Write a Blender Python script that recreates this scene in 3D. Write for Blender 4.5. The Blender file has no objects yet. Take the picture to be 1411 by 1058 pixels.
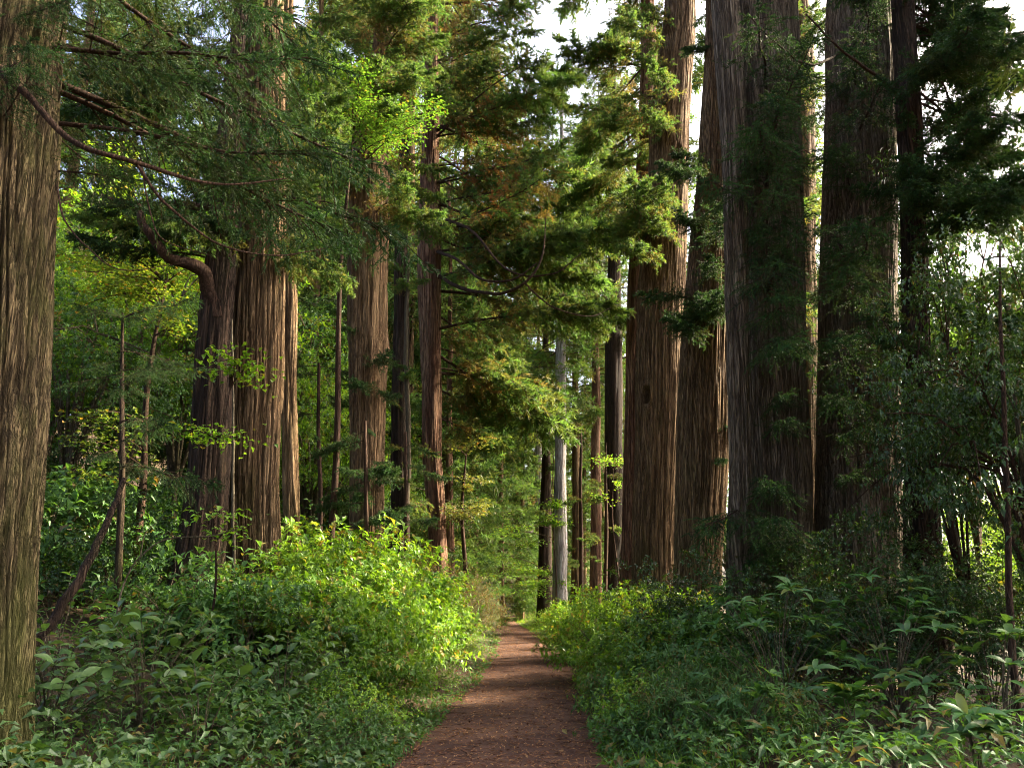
import bpy, math, random
import numpy as np
from mathutils import Vector, Matrix, Euler

random.seed(7)
RNG = np.random.default_rng(7)
R = math.radians
sc = bpy.context.scene
col = sc.collection

# ------------------------------------------------------------------ camera, sky, sun, exposure
F_PX, CX, CY = 1066.0, 705.5, 529.0          # focal length and centre of the 1411 x 1058 photograph
PITCH = R(15.16)
EYE = 1.6
cam = bpy.data.cameras.new('camera')
cam.sensor_fit = 'HORIZONTAL'; cam.sensor_width = 36; cam.lens = F_PX / 1411 * 36
cam.clip_start = 0.05; cam.clip_end = 2000
camo = bpy.data.objects.new('camera', cam); col.objects.link(camo)
camo.location = (0, 0, EYE); camo.rotation_euler = (R(90) + PITCH, 0, 0)
sc.camera = camo

SUN_AZ, SUN_EL = R(69), R(35)                 # azimuth from +Y towards +X
world = bpy.data.worlds.new('World'); sc.world = world; world.use_nodes = True
wn = world.node_tree.nodes; wl = world.node_tree.links
bg = wn['Background']
sky = wn.new('ShaderNodeTexSky'); sky.sky_type = 'NISHITA'; sky.sun_disc = False
sky.sun_elevation = SUN_EL; sky.sun_rotation = SUN_AZ
sky.air_density = .5; sky.dust_density = 7.0; sky.ozone_density = 0.0
wl.new(sky.outputs[0], bg.inputs[0]); bg.inputs[1].default_value = 0.15
sun = bpy.data.lights.new('sun', 'SUN'); sun.energy = 4.8; sun.angle = R(4.0); sun.color = (1.0, 0.87, 0.64)
suno = bpy.data.objects.new('sun', sun); col.objects.link(suno)
sdir = Vector((math.sin(SUN_AZ) * math.cos(SUN_EL), math.cos(SUN_AZ) * math.cos(SUN_EL), math.sin(SUN_EL)))
suno.rotation_euler = sdir.to_track_quat('Z', 'Y').to_euler(); suno.location = (30, 20, 40)
vs = sc.view_settings
vs.view_transform = 'Standard'; vs.look = 'None'; vs.gamma = 1.0; vs.exposure = 2.85; vs.use_curve_mapping = False
cy = sc.cycles
cy.max_bounces = 6; cy.diffuse_bounces = 4; cy.glossy_bounces = 2; cy.transmission_bounces = 5
cy.use_denoising = True; cy.sample_clamp_indirect = 5; cy.filter_width = 1.0; cy.caustics_reflective = False; cy.caustics_refractive = False

CPv, SPv = math.cos(PITCH), math.sin(PITCH)
def at(px, py, Y):
    """the world point at distance Y (metres ahead) that the photograph shows at px, py"""
    a = (px - CX) / F_PX; b = (CY - py) / F_PX
    dy = CPv - b * SPv; k = Y / dy
    return Vector((a * k, Y, EYE + (SPv + b * CPv) * k))
def mpp(px, py, Y):
    """metres per photograph pixel there"""
    b = (CY - py) / F_PX
    return Y / (CPv - b * SPv) / F_PX

# ------------------------------------------------------------------ noise helpers (numpy)
def _hash(ix, iy, s):
    n = (ix.astype(np.int64) * 374761393 + iy.astype(np.int64) * 668265263 + s * 982451653) & 0x7fffffff
    n = ((n ^ (n >> 13)) * 1274126177) & 0x7fffffff
    n = (n ^ (n >> 16)) & 0xffff
    return n / 65535.0
def vnoise(x, y, s=0, perx=None):
    x = np.asarray(x, float); y = np.asarray(y, float)
    ix = np.floor(x); iy = np.floor(y); fx = x - ix; fy = y - iy
    fx = fx * fx * (3 - 2 * fx); fy = fy * fy * (3 - 2 * fy)
    i0, i1 = ix, ix + 1
    if perx: i0 = np.mod(i0, perx); i1 = np.mod(i1, perx)
    a = _hash(i0, iy, s); b = _hash(i1, iy, s); c = _hash(i0, iy + 1, s); d = _hash(i1, iy + 1, s)
    return (a + (b - a) * fx) * (1 - fy) + (c + (d - c) * fx) * fy
def fbm(x, y, s=0, o=4):
    v = 0; a = .5; f = 1
    for k in range(o):
        v = v + a * vnoise(x * f, y * f, s + k); a *= .5; f *= 2.03
    return v
def sstep(a, b, x):
    t = np.clip((np.asarray(x, float) - a) / (b - a), 0, 1); return t * t * (3 - 2 * t)

# ------------------------------------------------------------------ terrain
PY = np.array([-20, 5, 8, 11, 14, 18, 22, 28, 36, 45, 52, 57, 61, 66, 75.])
PX = np.array([-.30, -.28, -.15, .05, .22, .36, .42, .36, .02, -.5, -.65, -.35, .7, 3.8, 11.])
PW = np.array([1.25, 1.2, 1.15, 1.1, 1.05, 1.0, .98, .95, .92, .9, .9, .95, 1.0, 1.2, 1.2])
_dense = np.linspace(-20, 75, 400)
def _smooth(v):
    d = np.interp(_dense, PY, v); k = np.ones(17) / 17
    return np.convolve(np.pad(d, 8, 'edge'), k, 'valid')
_pcx, _pw = _smooth(PX), _smooth(PW)
def pcx(y): return np.interp(y, _dense, _pcx)
def pwid(y): return np.interp(y, _dense, _pw)
def height(x, y):
    x = np.asarray(x, float); y = np.asarray(y, float)
    d = x - pcx(y); w = pwid(y)
    tl = np.maximum(-d - w, 0); tr = np.maximum(d - w, 0)
    k = .18 + .82 * sstep(5.5, 13, y)
    left = .38 * sstep(0, 1.4, tl) + .17 * np.maximum(tl - .6, 0) + .16 * np.maximum(tl - 6, 0) + .12 * np.maximum(tl - 16, 0)
    left = np.minimum(left, 16)
    right = .16 * sstep(0, 1.2, tr) + .035 * np.minimum(tr, 10) - .10 * np.clip(tr - 11, 0, 60)
    far = .22 * np.clip(y - 64, 0, 80) * (1 - sstep(8, 26, x)) * (1 - .7 * sstep(0, 3, 3 - np.abs(d)))
    bump = (fbm(x * .9, y * .9, 3) - .45) * .22 * np.clip((tl + tr) * .8, 0, 1)
    return left * k + right + far + bump
def gz(x, y): return float(height(np.array([x]), np.array([y]))[0])

# ------------------------------------------------------------------ mesh buffers
class Buf:
    """verts + tris/quads + one tint colour per vertex"""
    def __init__(s): s.v = []; s.t = []; s.q = []; s.c = []; s.n = 0
    def add(s, v, t=None, q=None, c=None):
        v = np.asarray(v, float).reshape(-1, 3)
        if t is not None and len(t): s.t.append(np.asarray(t, np.int64).reshape(-1, 3) + s.n)
        if q is not None and len(q): s.q.append(np.asarray(q, np.int64).reshape(-1, 4) + s.n)
        if c is None: c = np.tile([.5, 0, .5], (len(v), 1))
        s.c.append(np.asarray(c, float).reshape(-1, 3)); s.v.append(v); s.n += len(v)
    def mesh(s, name, mat, smooth=True):
        me = bpy.data.meshes.new(name)
        v = np.concatenate(s.v) if s.v else np.zeros((0, 3))
        t = np.concatenate(s.t) if s.t else np.zeros((0, 3), np.int64)
        q = np.concatenate(s.q) if s.q else np.zeros((0, 4), np.int64)
        loops = np.concatenate([t.ravel(), q.ravel()]).astype(np.int32)
        start = np.concatenate([np.arange(len(t)) * 3, len(t) * 3 + np.arange(len(q)) * 4]).astype(np.int32)
        me.vertices.add(len(v)); me.vertices.foreach_set('co', v.astype(np.float32).ravel())
        me.loops.add(len(loops)); me.loops.foreach_set('vertex_index', loops)
        me.polygons.add(len(start)); me.polygons.foreach_set('loop_start', start)
        try: me.polygons.foreach_set('loop_total', np.concatenate([np.full(len(t), 3), np.full(len(q), 4)]).astype(np.int32))
        except Exception: pass
        me.polygons.foreach_set('use_smooth', np.full(len(start), smooth, bool))
        ca = me.color_attributes.new('tint', 'FLOAT_COLOR', 'POINT')
        cc = np.concatenate(s.c) if s.c else np.zeros((0, 3))
        ca.data.foreach_set('color', np.concatenate([cc, np.ones((len(cc), 1))], 1).astype(np.float32).ravel())
        me.update(calc_edges=True); me.validate()
        me.materials.append(mat)
        return me
def unit(a):
    a = np.asarray(a, float); return a / np.maximum(np.linalg.norm(a, axis=-1, keepdims=True), 1e-9)
def tube(buf, pts, rad, sides=6, c=None, cap=True):
    pts = np.asarray(pts, float); n = len(pts); rad = np.broadcast_to(np.asarray(rad, float), (n,))
    tan = unit(np.gradient(pts, axis=0))
    ref = np.array([0, 0, 1.]) if abs(tan[0, 2]) < .9 else np.array([1., 0, 0])
    u = unit(np.cross(tan, ref)); w = np.cross(tan, u)
    a = np.linspace(0, 2 * np.pi, sides, endpoint=False)
    ring = u[:, None] * np.cos(a)[None, :, None] + w[:, None] * np.sin(a)[None, :, None]
    v = pts[:, None] + ring * rad[:, None, None]
    i = np.arange(n - 1)[:, None] * sides; j = np.arange(sides)[None]; k = (j + 1) % sides
    q = np.stack([i + j, i + k, i + sides + k, i + sides + j], -1).reshape(-1, 4)
    buf.add(v.reshape(-1, 3), q=q, c=None if c is None else np.tile(c, (n * sides, 1)))
    if cap: buf.add(v[-1], t=[[0, m, m + 1] for m in range(1, sides - 1)], c=None if c is None else np.tile(c, (sides, 1)))
def spline(pts, n):
    """smooth curve through control points (Catmull-Rom, any number of columns)"""
    p = np.asarray(pts, float)
    if len(p) < 3: return np.stack([np.interp(np.linspace(0, 1, n), np.linspace(0, 1, len(p)), p[:, k]) for k in range(p.shape[1])], 1)
    q = np.vstack([2 * p[0] - p[1], p, 2 * p[-1] - p[-2]])
    s = np.linspace(0, len(p) - 1 - 1e-6, n); i = s.astype(int); f = (s - i)[:, None]
    a, b, c, d = q[i], q[i + 1], q[i + 2], q[i + 3]
    return .5 * (2 * b + (c - a) * f + (2 * a - 5 * b + 4 * c - d) * f ** 2 + (3 * b - a - 3 * c + d) * f ** 3)
def blades(buf, pos, d, nrm, ln, wd, c):
    """thin single triangles: needles and far tufts"""
    d = unit(d); side = unit(np.cross(d, nrm)); n = len(pos)
    ln = np.broadcast_to(ln, (n,))[:, None]; wd = np.broadcast_to(wd, (n,))[:, None]
    v = np.stack([pos - side * wd * .5, pos + side * wd * .5, pos + d * ln], 1)
    buf.add(v.reshape(-1, 3), t=np.arange(3 * n).reshape(-1, 3), c=np.repeat(c, 3, 0))
def leaves(buf, pos, d, nrm, ln, wd, c, fold=.18, droop=.2):
    """pointed leaves folded on the midrib: 4 triangles each, tips hanging a little"""
    d = unit(d); side = unit(np.cross(d, nrm)); up = np.cross(side, d); n = len(pos)
    ln = np.broadcast_to(ln, (n,))[:, None]; wd = np.broadcast_to(wd, (n,))[:, None]
    mid = pos + d * ln * .48 + up * ln * .05
    v = np.stack([pos, mid + side * wd * .5 + up * wd * fold, mid, mid - side * wd * .5 + up * wd * fold, pos + d * ln - up * ln * droop], 1)
    b = (np.arange(n) * 5)[:, None]
    t = np.concatenate([b + np.array([0, 2, 1]), b + np.array([0, 3, 2]), b + np.array([1, 2, 4]), b + np.array([2, 3, 4])])
    buf.add(v.reshape(-1, 3), t=t, c=np.repeat(c, 5, 0))
def rdir(n, rng=RNG):
    return unit(rng.normal(size=(n, 3)))

# ------------------------------------------------------------------ materials
def new_mat(name):
    m = bpy.data.materials.new(name); m.use_nodes = True
    nt = m.node_tree; nt.nodes.clear()
    out = nt.nodes.new('ShaderNodeOutputMaterial')
    return m, nt, out
def N(nt, t, **kw):
    n = nt.nodes.new(t)
    for k, v in kw.items(): setattr(n, k, v)
    return n
def mixc(nt, fac, a, b, mode='MIX'):
    m = N(nt, 'ShaderNodeMixRGB', blend_type=mode)
    for s, x in ((0, fac), (1, a), (2, b)):
        if hasattr(x, 'is_output'): nt.links.new(x, m.inputs[s])
        elif s == 0: m.inputs[0].default_value = x
        else: m.inputs[s].default_value = (*x, 1)
    return m.outputs[0]
def mth(nt, op, a, b=0.0):
    m = N(nt, 'ShaderNodeMath', operation=op)
    for s, x in ((0, a), (1, b)):
        if hasattr(x, 'is_output'): nt.links.new(x, m.inputs[s])
        else: m.inputs[s].default_value = x
    return m.outputs[0]
def ramp(nt, fac, stops):
    r = N(nt, 'ShaderNodeValToRGB'); e = r.color_ramp.elements
    while len(e) < len(stops): e.new(.5)
    for el, (p, c) in zip(e, stops): el.position = p; el.color = (*c, 1)
    nt.links.new(fac, r.inputs[0]); return r.outputs[0]
def noise_tex(nt, scale, detail=4, rough=.6, mapping=None, vec='Object'):
    tc = N(nt, 'ShaderNodeTexCoord'); n = N(nt, 'ShaderNodeTexNoise')
    n.inputs['Scale'].default_value = scale; n.inputs['Detail'].default_value = detail; n.inputs['Roughness'].default_value = rough
    src = tc.outputs[vec]
    if mapping:
        mp = N(nt, 'ShaderNodeMapping'); mp.inputs['Scale'].default_value = mapping
        nt.links.new(src, mp.inputs[0]); src = mp.outputs[0]
    nt.links.new(src, n.inputs[0]); return n.outputs[0]
def leaf_mat(name, a, b, brown=(.14, .055, .018), rough=.45, trans=.35, spec=.4, tmul=(1.9, 1.75, .7), var=.35):
    m, nt, out = new_mat(name)
    at_ = N(nt, 'ShaderNodeAttribute', attribute_name='tint')
    sp = N(nt, 'ShaderNodeSeparateColor'); nt.links.new(at_.outputs['Color'], sp.inputs[0])
    c = mixc(nt, sp.outputs[0], a, b)
    c = mixc(nt, sp.outputs[1], c, brown)
    oi = N(nt, 'ShaderNodeObjectInfo')
    val = mth(nt, 'ADD', mth(nt, 'MULTIPLY', sp.outputs[2], var * 2), 1 - var)
    val = mth(nt, 'MULTIPLY', val, mth(nt, 'ADD', mth(nt, 'MULTIPLY', oi.outputs['Random'], .3), .85))
    hs = N(nt, 'ShaderNodeHueSaturation'); nt.links.new(c, hs.inputs['Color']); nt.links.new(val, hs.inputs['Value'])
    hs.inputs['Hue'].default_value = .5
    bs = N(nt, 'ShaderNodeBsdfPrincipled')
    nt.links.new(hs.outputs[0], bs.inputs['Base Color']); bs.inputs['Roughness'].default_value = rough
    bs.inputs['Specular IOR Level'].default_value = spec
    tr = N(nt, 'ShaderNodeBsdfTranslucent')
    nt.links.new(mixc(nt, 1.0, hs.outputs[0], tmul, 'MULTIPLY'), tr.inputs[0])     # light passing a leaf comes out yellower
    mx = N(nt, 'ShaderNodeMixShader'); mx.inputs[0].default_value = trans
    nt.links.new(bs.outputs[0], mx.inputs[1]); nt.links.new(tr.outputs[0], mx.inputs[2])
    nt.links.new(mx.outputs[0], out.inputs[0])
    return m
def mixd(a, b, f): return tuple(x + (y - x) * f for x, y in zip(a, b))
def bark_mat(name, dark, mid, lite, moss=.0, fine=9.0, bump=.6):
    m, nt, out = new_mat(name)
    at_ = N(nt, 'ShaderNodeAttribute', attribute_name='tint')
    sp = N(nt, 'ShaderNodeSeparateColor'); nt.links.new(at_.outputs['Color'], sp.inputs[0])
    n1 = noise_tex(nt, 1.0, 5, .6, (fine * 2.6, fine * 2.6, .9))
    n2 = noise_tex(nt, 1.0, 3, .6, (fine * .3, fine * .3, .3))
    n3 = noise_tex(nt, 1.0, 4, .6, (fine * 6, fine * 6, 1.6))
    def fissure(n, w):                              # thin dark cracks where the noise crosses its middle
        return ramp(nt, mth(nt, 'ABSOLUTE', mth(nt, 'SUBTRACT', n, .5)), [(0.0, (0, 0, 0)), (w, (1, 1, 1))])
    c1, c3 = fissure(n1, .055), fissure(n3, .05)
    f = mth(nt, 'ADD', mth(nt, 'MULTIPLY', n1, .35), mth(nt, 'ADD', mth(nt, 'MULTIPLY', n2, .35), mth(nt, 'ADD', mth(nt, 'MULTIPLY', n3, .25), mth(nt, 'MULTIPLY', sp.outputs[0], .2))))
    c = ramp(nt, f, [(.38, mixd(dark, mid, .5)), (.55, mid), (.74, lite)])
    c = mixc(nt, mth(nt, 'MULTIPLY', mth(nt, 'SUBTRACT', 1.0, c1), .8), c, dark)
    c = mixc(nt, mth(nt, 'MULTIPLY', mth(nt, 'SUBTRACT', 1.0, c3), .45), c, dark)
    if moss:
        n4 = noise_tex(nt, 1.7, 5, .7, (1.6, 1.6, .5))
        g = ramp(nt, mth(nt, 'ADD', n4, mth(nt, 'MULTIPLY', sp.outputs[1], .3)), [(.55 - .1 * moss, (0, 0, 0)), (.72, (1, 1, 1))])
        c = mixc(nt, mth(nt, 'MULTIPLY', g, .75 * moss), c, (.10, .115, .025))
    bs = N(nt, 'ShaderNodeBsdfPrincipled'); nt.links.new(c, bs.inputs['Base Color'])
    bs.inputs['Roughness'].default_value = .9; bs.inputs['Specular IOR Level'].default_value = .15
    bp = N(nt, 'ShaderNodeBump'); bp.inputs['Strength'].default_value = 1.0; bp.inputs['Distance'].default_value = .03
    nt.links.new(mth(nt, 'ADD', mth(nt, 'ADD', c1, mth(nt, 'MULTIPLY', c3, .4)), mth(nt, 'MULTIPLY', n3, .6)), bp.inputs['Height']); nt.links.new(bp.outputs[0], bs.inputs['Normal'])
    nt.links.new(bs.outputs[0], out.inputs[0])
    return m

M = {}
M['bark_tan'] = bark_mat('bark_tan', (.018, .012, .007), (.095, .070, .034), (.20, .148, .078), moss=.75, fine=9)
M['bark_brown'] = bark_mat('bark_brown', (.026, .014, .007), (.16, .096, .046), (.31, .205, .11), moss=.3, fine=12)
M['bark_red'] = bark_mat('bark_red', (.03, .014, .009), (.17, .082, .046), (.33, .2, .12), moss=.1)
M['bark_grey'] = bark_mat('bark_grey', (.026, .018, .012), (.15, .11, .074), (.30, .235, .17), moss=.3, fine=12)
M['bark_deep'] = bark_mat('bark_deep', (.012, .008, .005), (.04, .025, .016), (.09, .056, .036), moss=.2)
M['bark_pale'] = bark_mat('bark_pale', (.16, .13, .11), (.40, .36, .34), (.62, .58, .58), moss=.15, fine=5)
M['bark_sap'] = bark_mat('bark_sapling', (.06, .045, .03), (.15, .12, .075), (.26, .22, .15), moss=.4, fine=14)
M['twig'] = bark_mat('twig_bark', (.025, .014, .009), (.075, .042, .026), (.15, .09, .055), fine=14)
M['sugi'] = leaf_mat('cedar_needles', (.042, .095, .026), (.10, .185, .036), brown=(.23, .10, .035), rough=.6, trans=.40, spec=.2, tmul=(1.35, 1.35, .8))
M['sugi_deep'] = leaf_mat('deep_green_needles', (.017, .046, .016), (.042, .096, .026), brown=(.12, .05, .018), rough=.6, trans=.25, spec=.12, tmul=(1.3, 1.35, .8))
M['lime'] = leaf_mat('lime_leaves', (.07, .17, .017), (.175, .285, .027), brown=(.22, .16, .03), rough=.42, trans=.42, tmul=(1.8, 1.7, .66))
M['maple'] = leaf_mat('maple_leaves', (.05, .125, .018), (.115, .19, .028), brown=(.2, .15, .03), rough=.45, trans=.38, tmul=(1.5, 1.55, .65))
M['mid'] = leaf_mat('mid_green_leaves', (.035, .095, .022), (.075, .155, .035), brown=(.15, .10, .03), rough=.5, trans=.35, spec=.3)
M['hyd'] = leaf_mat('soft_green_leaves', (.05, .108, .030), (.095, .165, .045), brown=(.16, .13, .03), rough=.38, trans=.33, spec=.5)
M['gloss'] = leaf_mat('glossy_leaves', (.018, .048, .012), (.05, .105, .022), brown=(.08, .05, .015), rough=.33, trans=.26, spec=.4)
M['yel'] = leaf_mat('yellowing_leaves', (.075, .15, .022), (.16, .19, .03), brown=(.26, .15, .03), rough=.5, trans=.4, tmul=(1.6, 1.5, .65))
M['olive'] = leaf_mat('olive_leaves', (.06, .08, .022), (.12, .13, .035), brown=(.17, .085, .03), rough=.5, trans=.35)
M['broad'] = leaf_mat('big_broad_leaves', (.035, .105, .03), (.07, .155, .04), brown=(.2, .18, .03), rough=.38, trans=.3, spec=.35)

def soil_mat(name, cols, red=0, bump=.6):
    m, nt, out = new_mat(name)
    n1 = noise_tex(nt, 1.3, 6, .65); n2 = noise_tex(nt, 55, 5, .75); n3 = noise_tex(nt, 1.0, 4, .6, (7, 2.2, 7)); n4 = noise_tex(nt, 190, 3, .7)
    f = mth(nt, 'ADD', mth(nt, 'MULTIPLY', n1, .45), mth(nt, 'ADD', mth(nt, 'MULTIPLY', n2, .35), mth(nt, 'MULTIPLY', n3, .2)))
    c = ramp(nt, f, [(.30, cols[0]), (.48, cols[1]), (.62, cols[2])])
    c = mixc(nt, ramp(nt, n4, [(.62, (0, 0, 0)), (.72, (1, 1, 1))]), c, cols[3])
    bs = N(nt, 'ShaderNodeBsdfPrincipled'); nt.links.new(c, bs.inputs['Base Color']); bs.inputs['Roughness'].default_value = .92
    bs.inputs['Specular IOR Level'].default_value = .2
    bp = N(nt, 'ShaderNodeBump'); bp.inputs['Strength'].default_value = bump; bp.inputs['Distance'].default_value = .03
    nt.links.new(mth(nt, 'ADD', n2, mth(nt, 'MULTIPLY', n3, .6)), bp.inputs['Height']); nt.links.new(bp.outputs[0], bs.inputs['Normal'])
    nt.links.new(bs.outputs[0], out.inputs[0]); return m
M['ground'] = soil_mat('forest_floor', [(.022, .014, .008), (.05, .033, .018), (.085, .06, .03), (.11, .075, .03)])
M['path'] = soil_mat('red_brown_earth', [(.026, .014, .010), (.064, .032, .021), (.12, .062, .040), (.23, .14, .09)])
M['litter'] = leaf_mat('dry_leaves', (.16, .065, .025), (.30, .17, .08), brown=(.09, .035, .018), rough=.8, trans=.1, spec=.2)

# ------------------------------------------------------------------ object helpers
def link(name, me, parent=None, loc=(0, 0, 0), rot=(0, 0, 0), scale=1.0):
    o = bpy.data.objects.new(name, me); col.objects.link(o)
    o.parent = parent; o.location = loc; o.rotation_euler = rot
    o.scale = (scale,) * 3 if not hasattr(scale, '__len__') else scale
    return o
def tag(o, label=None, cat=None, group=None, kind=None):
    if label: o['label'] = label
    if cat: o['category'] = cat
    if group: o['group'] = group
    if kind: o['kind'] = kind
    return o
def thing(name, label, cat, loc, group=None, rz=0.0, scale=1.0):
    o = link(name, None, None, loc, (0, 0, rz), scale); o.empty_display_size = .2
    return tag(o, label, cat, group)

# ------------------------------------------------------------------ ground and path
def grid(xs, ys, zf, name, mat):
    X, Y = np.meshgrid(xs, ys); Z = zf(X, Y)
    nx, ny = len(xs), len(ys)
    i = np.arange(ny - 1)[:, None] * nx; j = np.arange(nx - 1)[None]
    b = Buf(); b.add(np.stack([X, Y, Z], -1).reshape(-1, 3), q=np.stack([i + j, i + j + 1, i + nx + j + 1, i + nx + j], -1).reshape(-1, 4))
    return b.mesh(name, mat)
gx = np.concatenate([np.linspace(-700, -60, 14)[:-1], np.linspace(-60, -16, 30)[:-1], np.linspace(-16, 16, 150), np.linspace(16, 60, 30)[1:], np.linspace(60, 700, 14)[1:]])
gy = np.concatenate([np.linspace(-300, -20, 10)[:-1], np.linspace(-20, 2, 20)[:-1], np.linspace(2, 34, 150), np.linspace(34, 90, 90)[1:], np.linspace(90, 1200, 20)[1:]])
tag(link('ground', grid(gx, gy, lambda x, y: height(x, y) - .03 * (1 - sstep(0, .25, np.abs(x - pcx(y)) - pwid(y))), 'ground', M['ground'])), kind='structure')
b = Buf(); ny, nx = 520, 25
ys = np.concatenate([np.linspace(-12, 4, 40), np.linspace(4, 72, ny - 39)[1:]]); u = np.linspace(-1, 1, nx)
edge = 1 + .10 * (fbm(ys * .7, ys * 0, 21) - .5) * 2
edl = 1 + .16 * (fbm(ys * 1.1, ys * 0 + 9, 22) - .5) * 2
Yg = np.repeat(ys[:, None], nx, 1); Ug = np.repeat(u[None], ny, 0)
Xg = pcx(ys)[:, None] + pwid(ys)[:, None] * np.where(Ug < 0, Ug * edl[:, None], Ug * edge[:, None]) * 1.04
Zg = np.where(np.abs(Ug) > .97, -.02, .012) + .03 * (1 - Ug ** 2) + (fbm(Xg * 2.2, Yg * 2.2, 5) - .45) * .05 + (fbm(Xg * .5, Yg * .28, 6) - .45) * .10
Zg = Zg + np.where(Yg > 55, height(Xg, Yg), 0)
i = np.arange(ny - 1)[:, None] * nx; j = np.arange(nx - 1)[None]
b.add(np.stack([Xg, Yg, Zg], -1).reshape(-1, 3), q=np.stack([i + j, i + j + 1, i + nx + j + 1, i + nx + j], -1).reshape(-1, 4))
tag(link('forest_path', b.mesh('forest_path', M['path'])), 'reddish brown earth path winding between the shrubs', kind='structure')
def pathz(x, y):
    return .012 + (fbm(x * 2.2, y * 2.2, 5) - .45) * .05 + (fbm(x * .5, y * .28, 6) - .45) * .10 + .03

# ------------------------------------------------------------------ trunks
def trunk_mesh(ctrl, base, ring, mat, seed, ridge=.016, spacing=.075, flute=.05, flare=.5, zstep=.13, zgrow=1.012, dents=()):
    """ctrl: rows x, y, z, r from the foot up (world); fluted, ridged, with root flare"""
    ctrl = np.asarray(ctrl, float); z0, z1 = ctrl[0, 2], ctrl[-1, 2]
    zs = [z0]; st = zstep
    while zs[-1] < z1: zs.append(zs[-1] + st); st = min(st * zgrow, .7)
    zs = np.clip(np.array(zs), z0, z1)
    cu = spline(ctrl, 200); o = np.argsort(cu[:, 2]); cu = cu[o]
    cx = np.interp(zs, cu[:, 2], cu[:, 0]); cyy = np.interp(zs, cu[:, 2], cu[:, 1]); rr = np.interp(zs, cu[:, 2], cu[:, 3])
    cx = cx + (vnoise(zs * .55, zs * 0, seed) - .5) * .06; cyy = cyy + (vnoise(zs * .55, zs * 0 + 5, seed) - .5) * .06
    th = np.linspace(0, 2 * np.pi, ring, endpoint=False)
    T, Z = np.meshgrid(th, zs); rm = float(np.mean(rr[:max(3, len(rr) // 2)]))
    rng = np.random.default_rng(seed); ph = rng.uniform(0, 6.28, 6)
    hz = Z - z0
    prof = 1 + flute * (np.cos(3 * T + ph[0] + .08 * hz) * .5 + np.cos(5 * T + ph[1] - .06 * hz) * .45 + np.cos(8 * T + ph[2] + .05 * hz) * .3)
    lob = .55 + .45 * np.cos(5 * T + ph[3] + .4 * np.cos(T + ph[4])) 
    prof = prof + flare * np.exp(-hz / .75) * lob + .12 * flare * np.exp(-hz / 1.8)
    k = max(8, int(2 * math.pi * rm / spacing))
    tt = T / (2 * np.pi)
    wander = (vnoise(Z * .45, Z * 0, seed + 3) - .5) * .6
    n1 = vnoise(tt * k + wander, Z * .75, seed + 1, None); n1e = vnoise((tt - 1) * k + wander, Z * .75, seed + 1)
    bl = sstep(.94, 1.0, tt); n1 = n1 * (1 - bl) + n1e * bl
    n2 = vnoise(tt * k * 2.1, Z * 1.6, seed + 2); n2e = vnoise((tt - 1) * k * 2.1, Z * 1.6, seed + 2); n2 = n2 * (1 - bl) + n2e * bl
    fur = sstep(0, .45, np.abs(2 * n1 - 1)); fur2 = sstep(0, .4, np.abs(2 * n2 - 1))
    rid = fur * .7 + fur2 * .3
    rad = rr[:, None] * prof + ridge * (fur * 1.1 + fur2 * .45 + n1 * .5 - 1.4)
    for th0, zd, wd, hd, dp in dents:               # knot holes: real hollows with a swollen rim
        q = ((np.angle(np.exp(1j * (T - th0))) * rm / wd) ** 2 + ((Z - zd) / hd) ** 2)
        rad = rad - dp * (1 - sstep(.45, 1.0, q)) + .05 * np.exp(-(q - 1.5) ** 2 / .4)
    V = np.stack([cx[:, None] + np.cos(T) * rad, cyy[:, None] + np.sin(T) * rad, Z], -1) - np.array(base)
    nz = len(zs); i = np.arange(nz - 1)[:, None] * ring; j = np.arange(ring)[None]; kx = (j + 1) % ring
    b = Buf()
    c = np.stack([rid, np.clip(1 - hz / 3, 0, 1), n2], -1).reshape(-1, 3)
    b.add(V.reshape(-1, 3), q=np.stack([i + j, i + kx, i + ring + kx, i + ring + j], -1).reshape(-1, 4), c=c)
    return b.mesh('trunk', mat)

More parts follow.
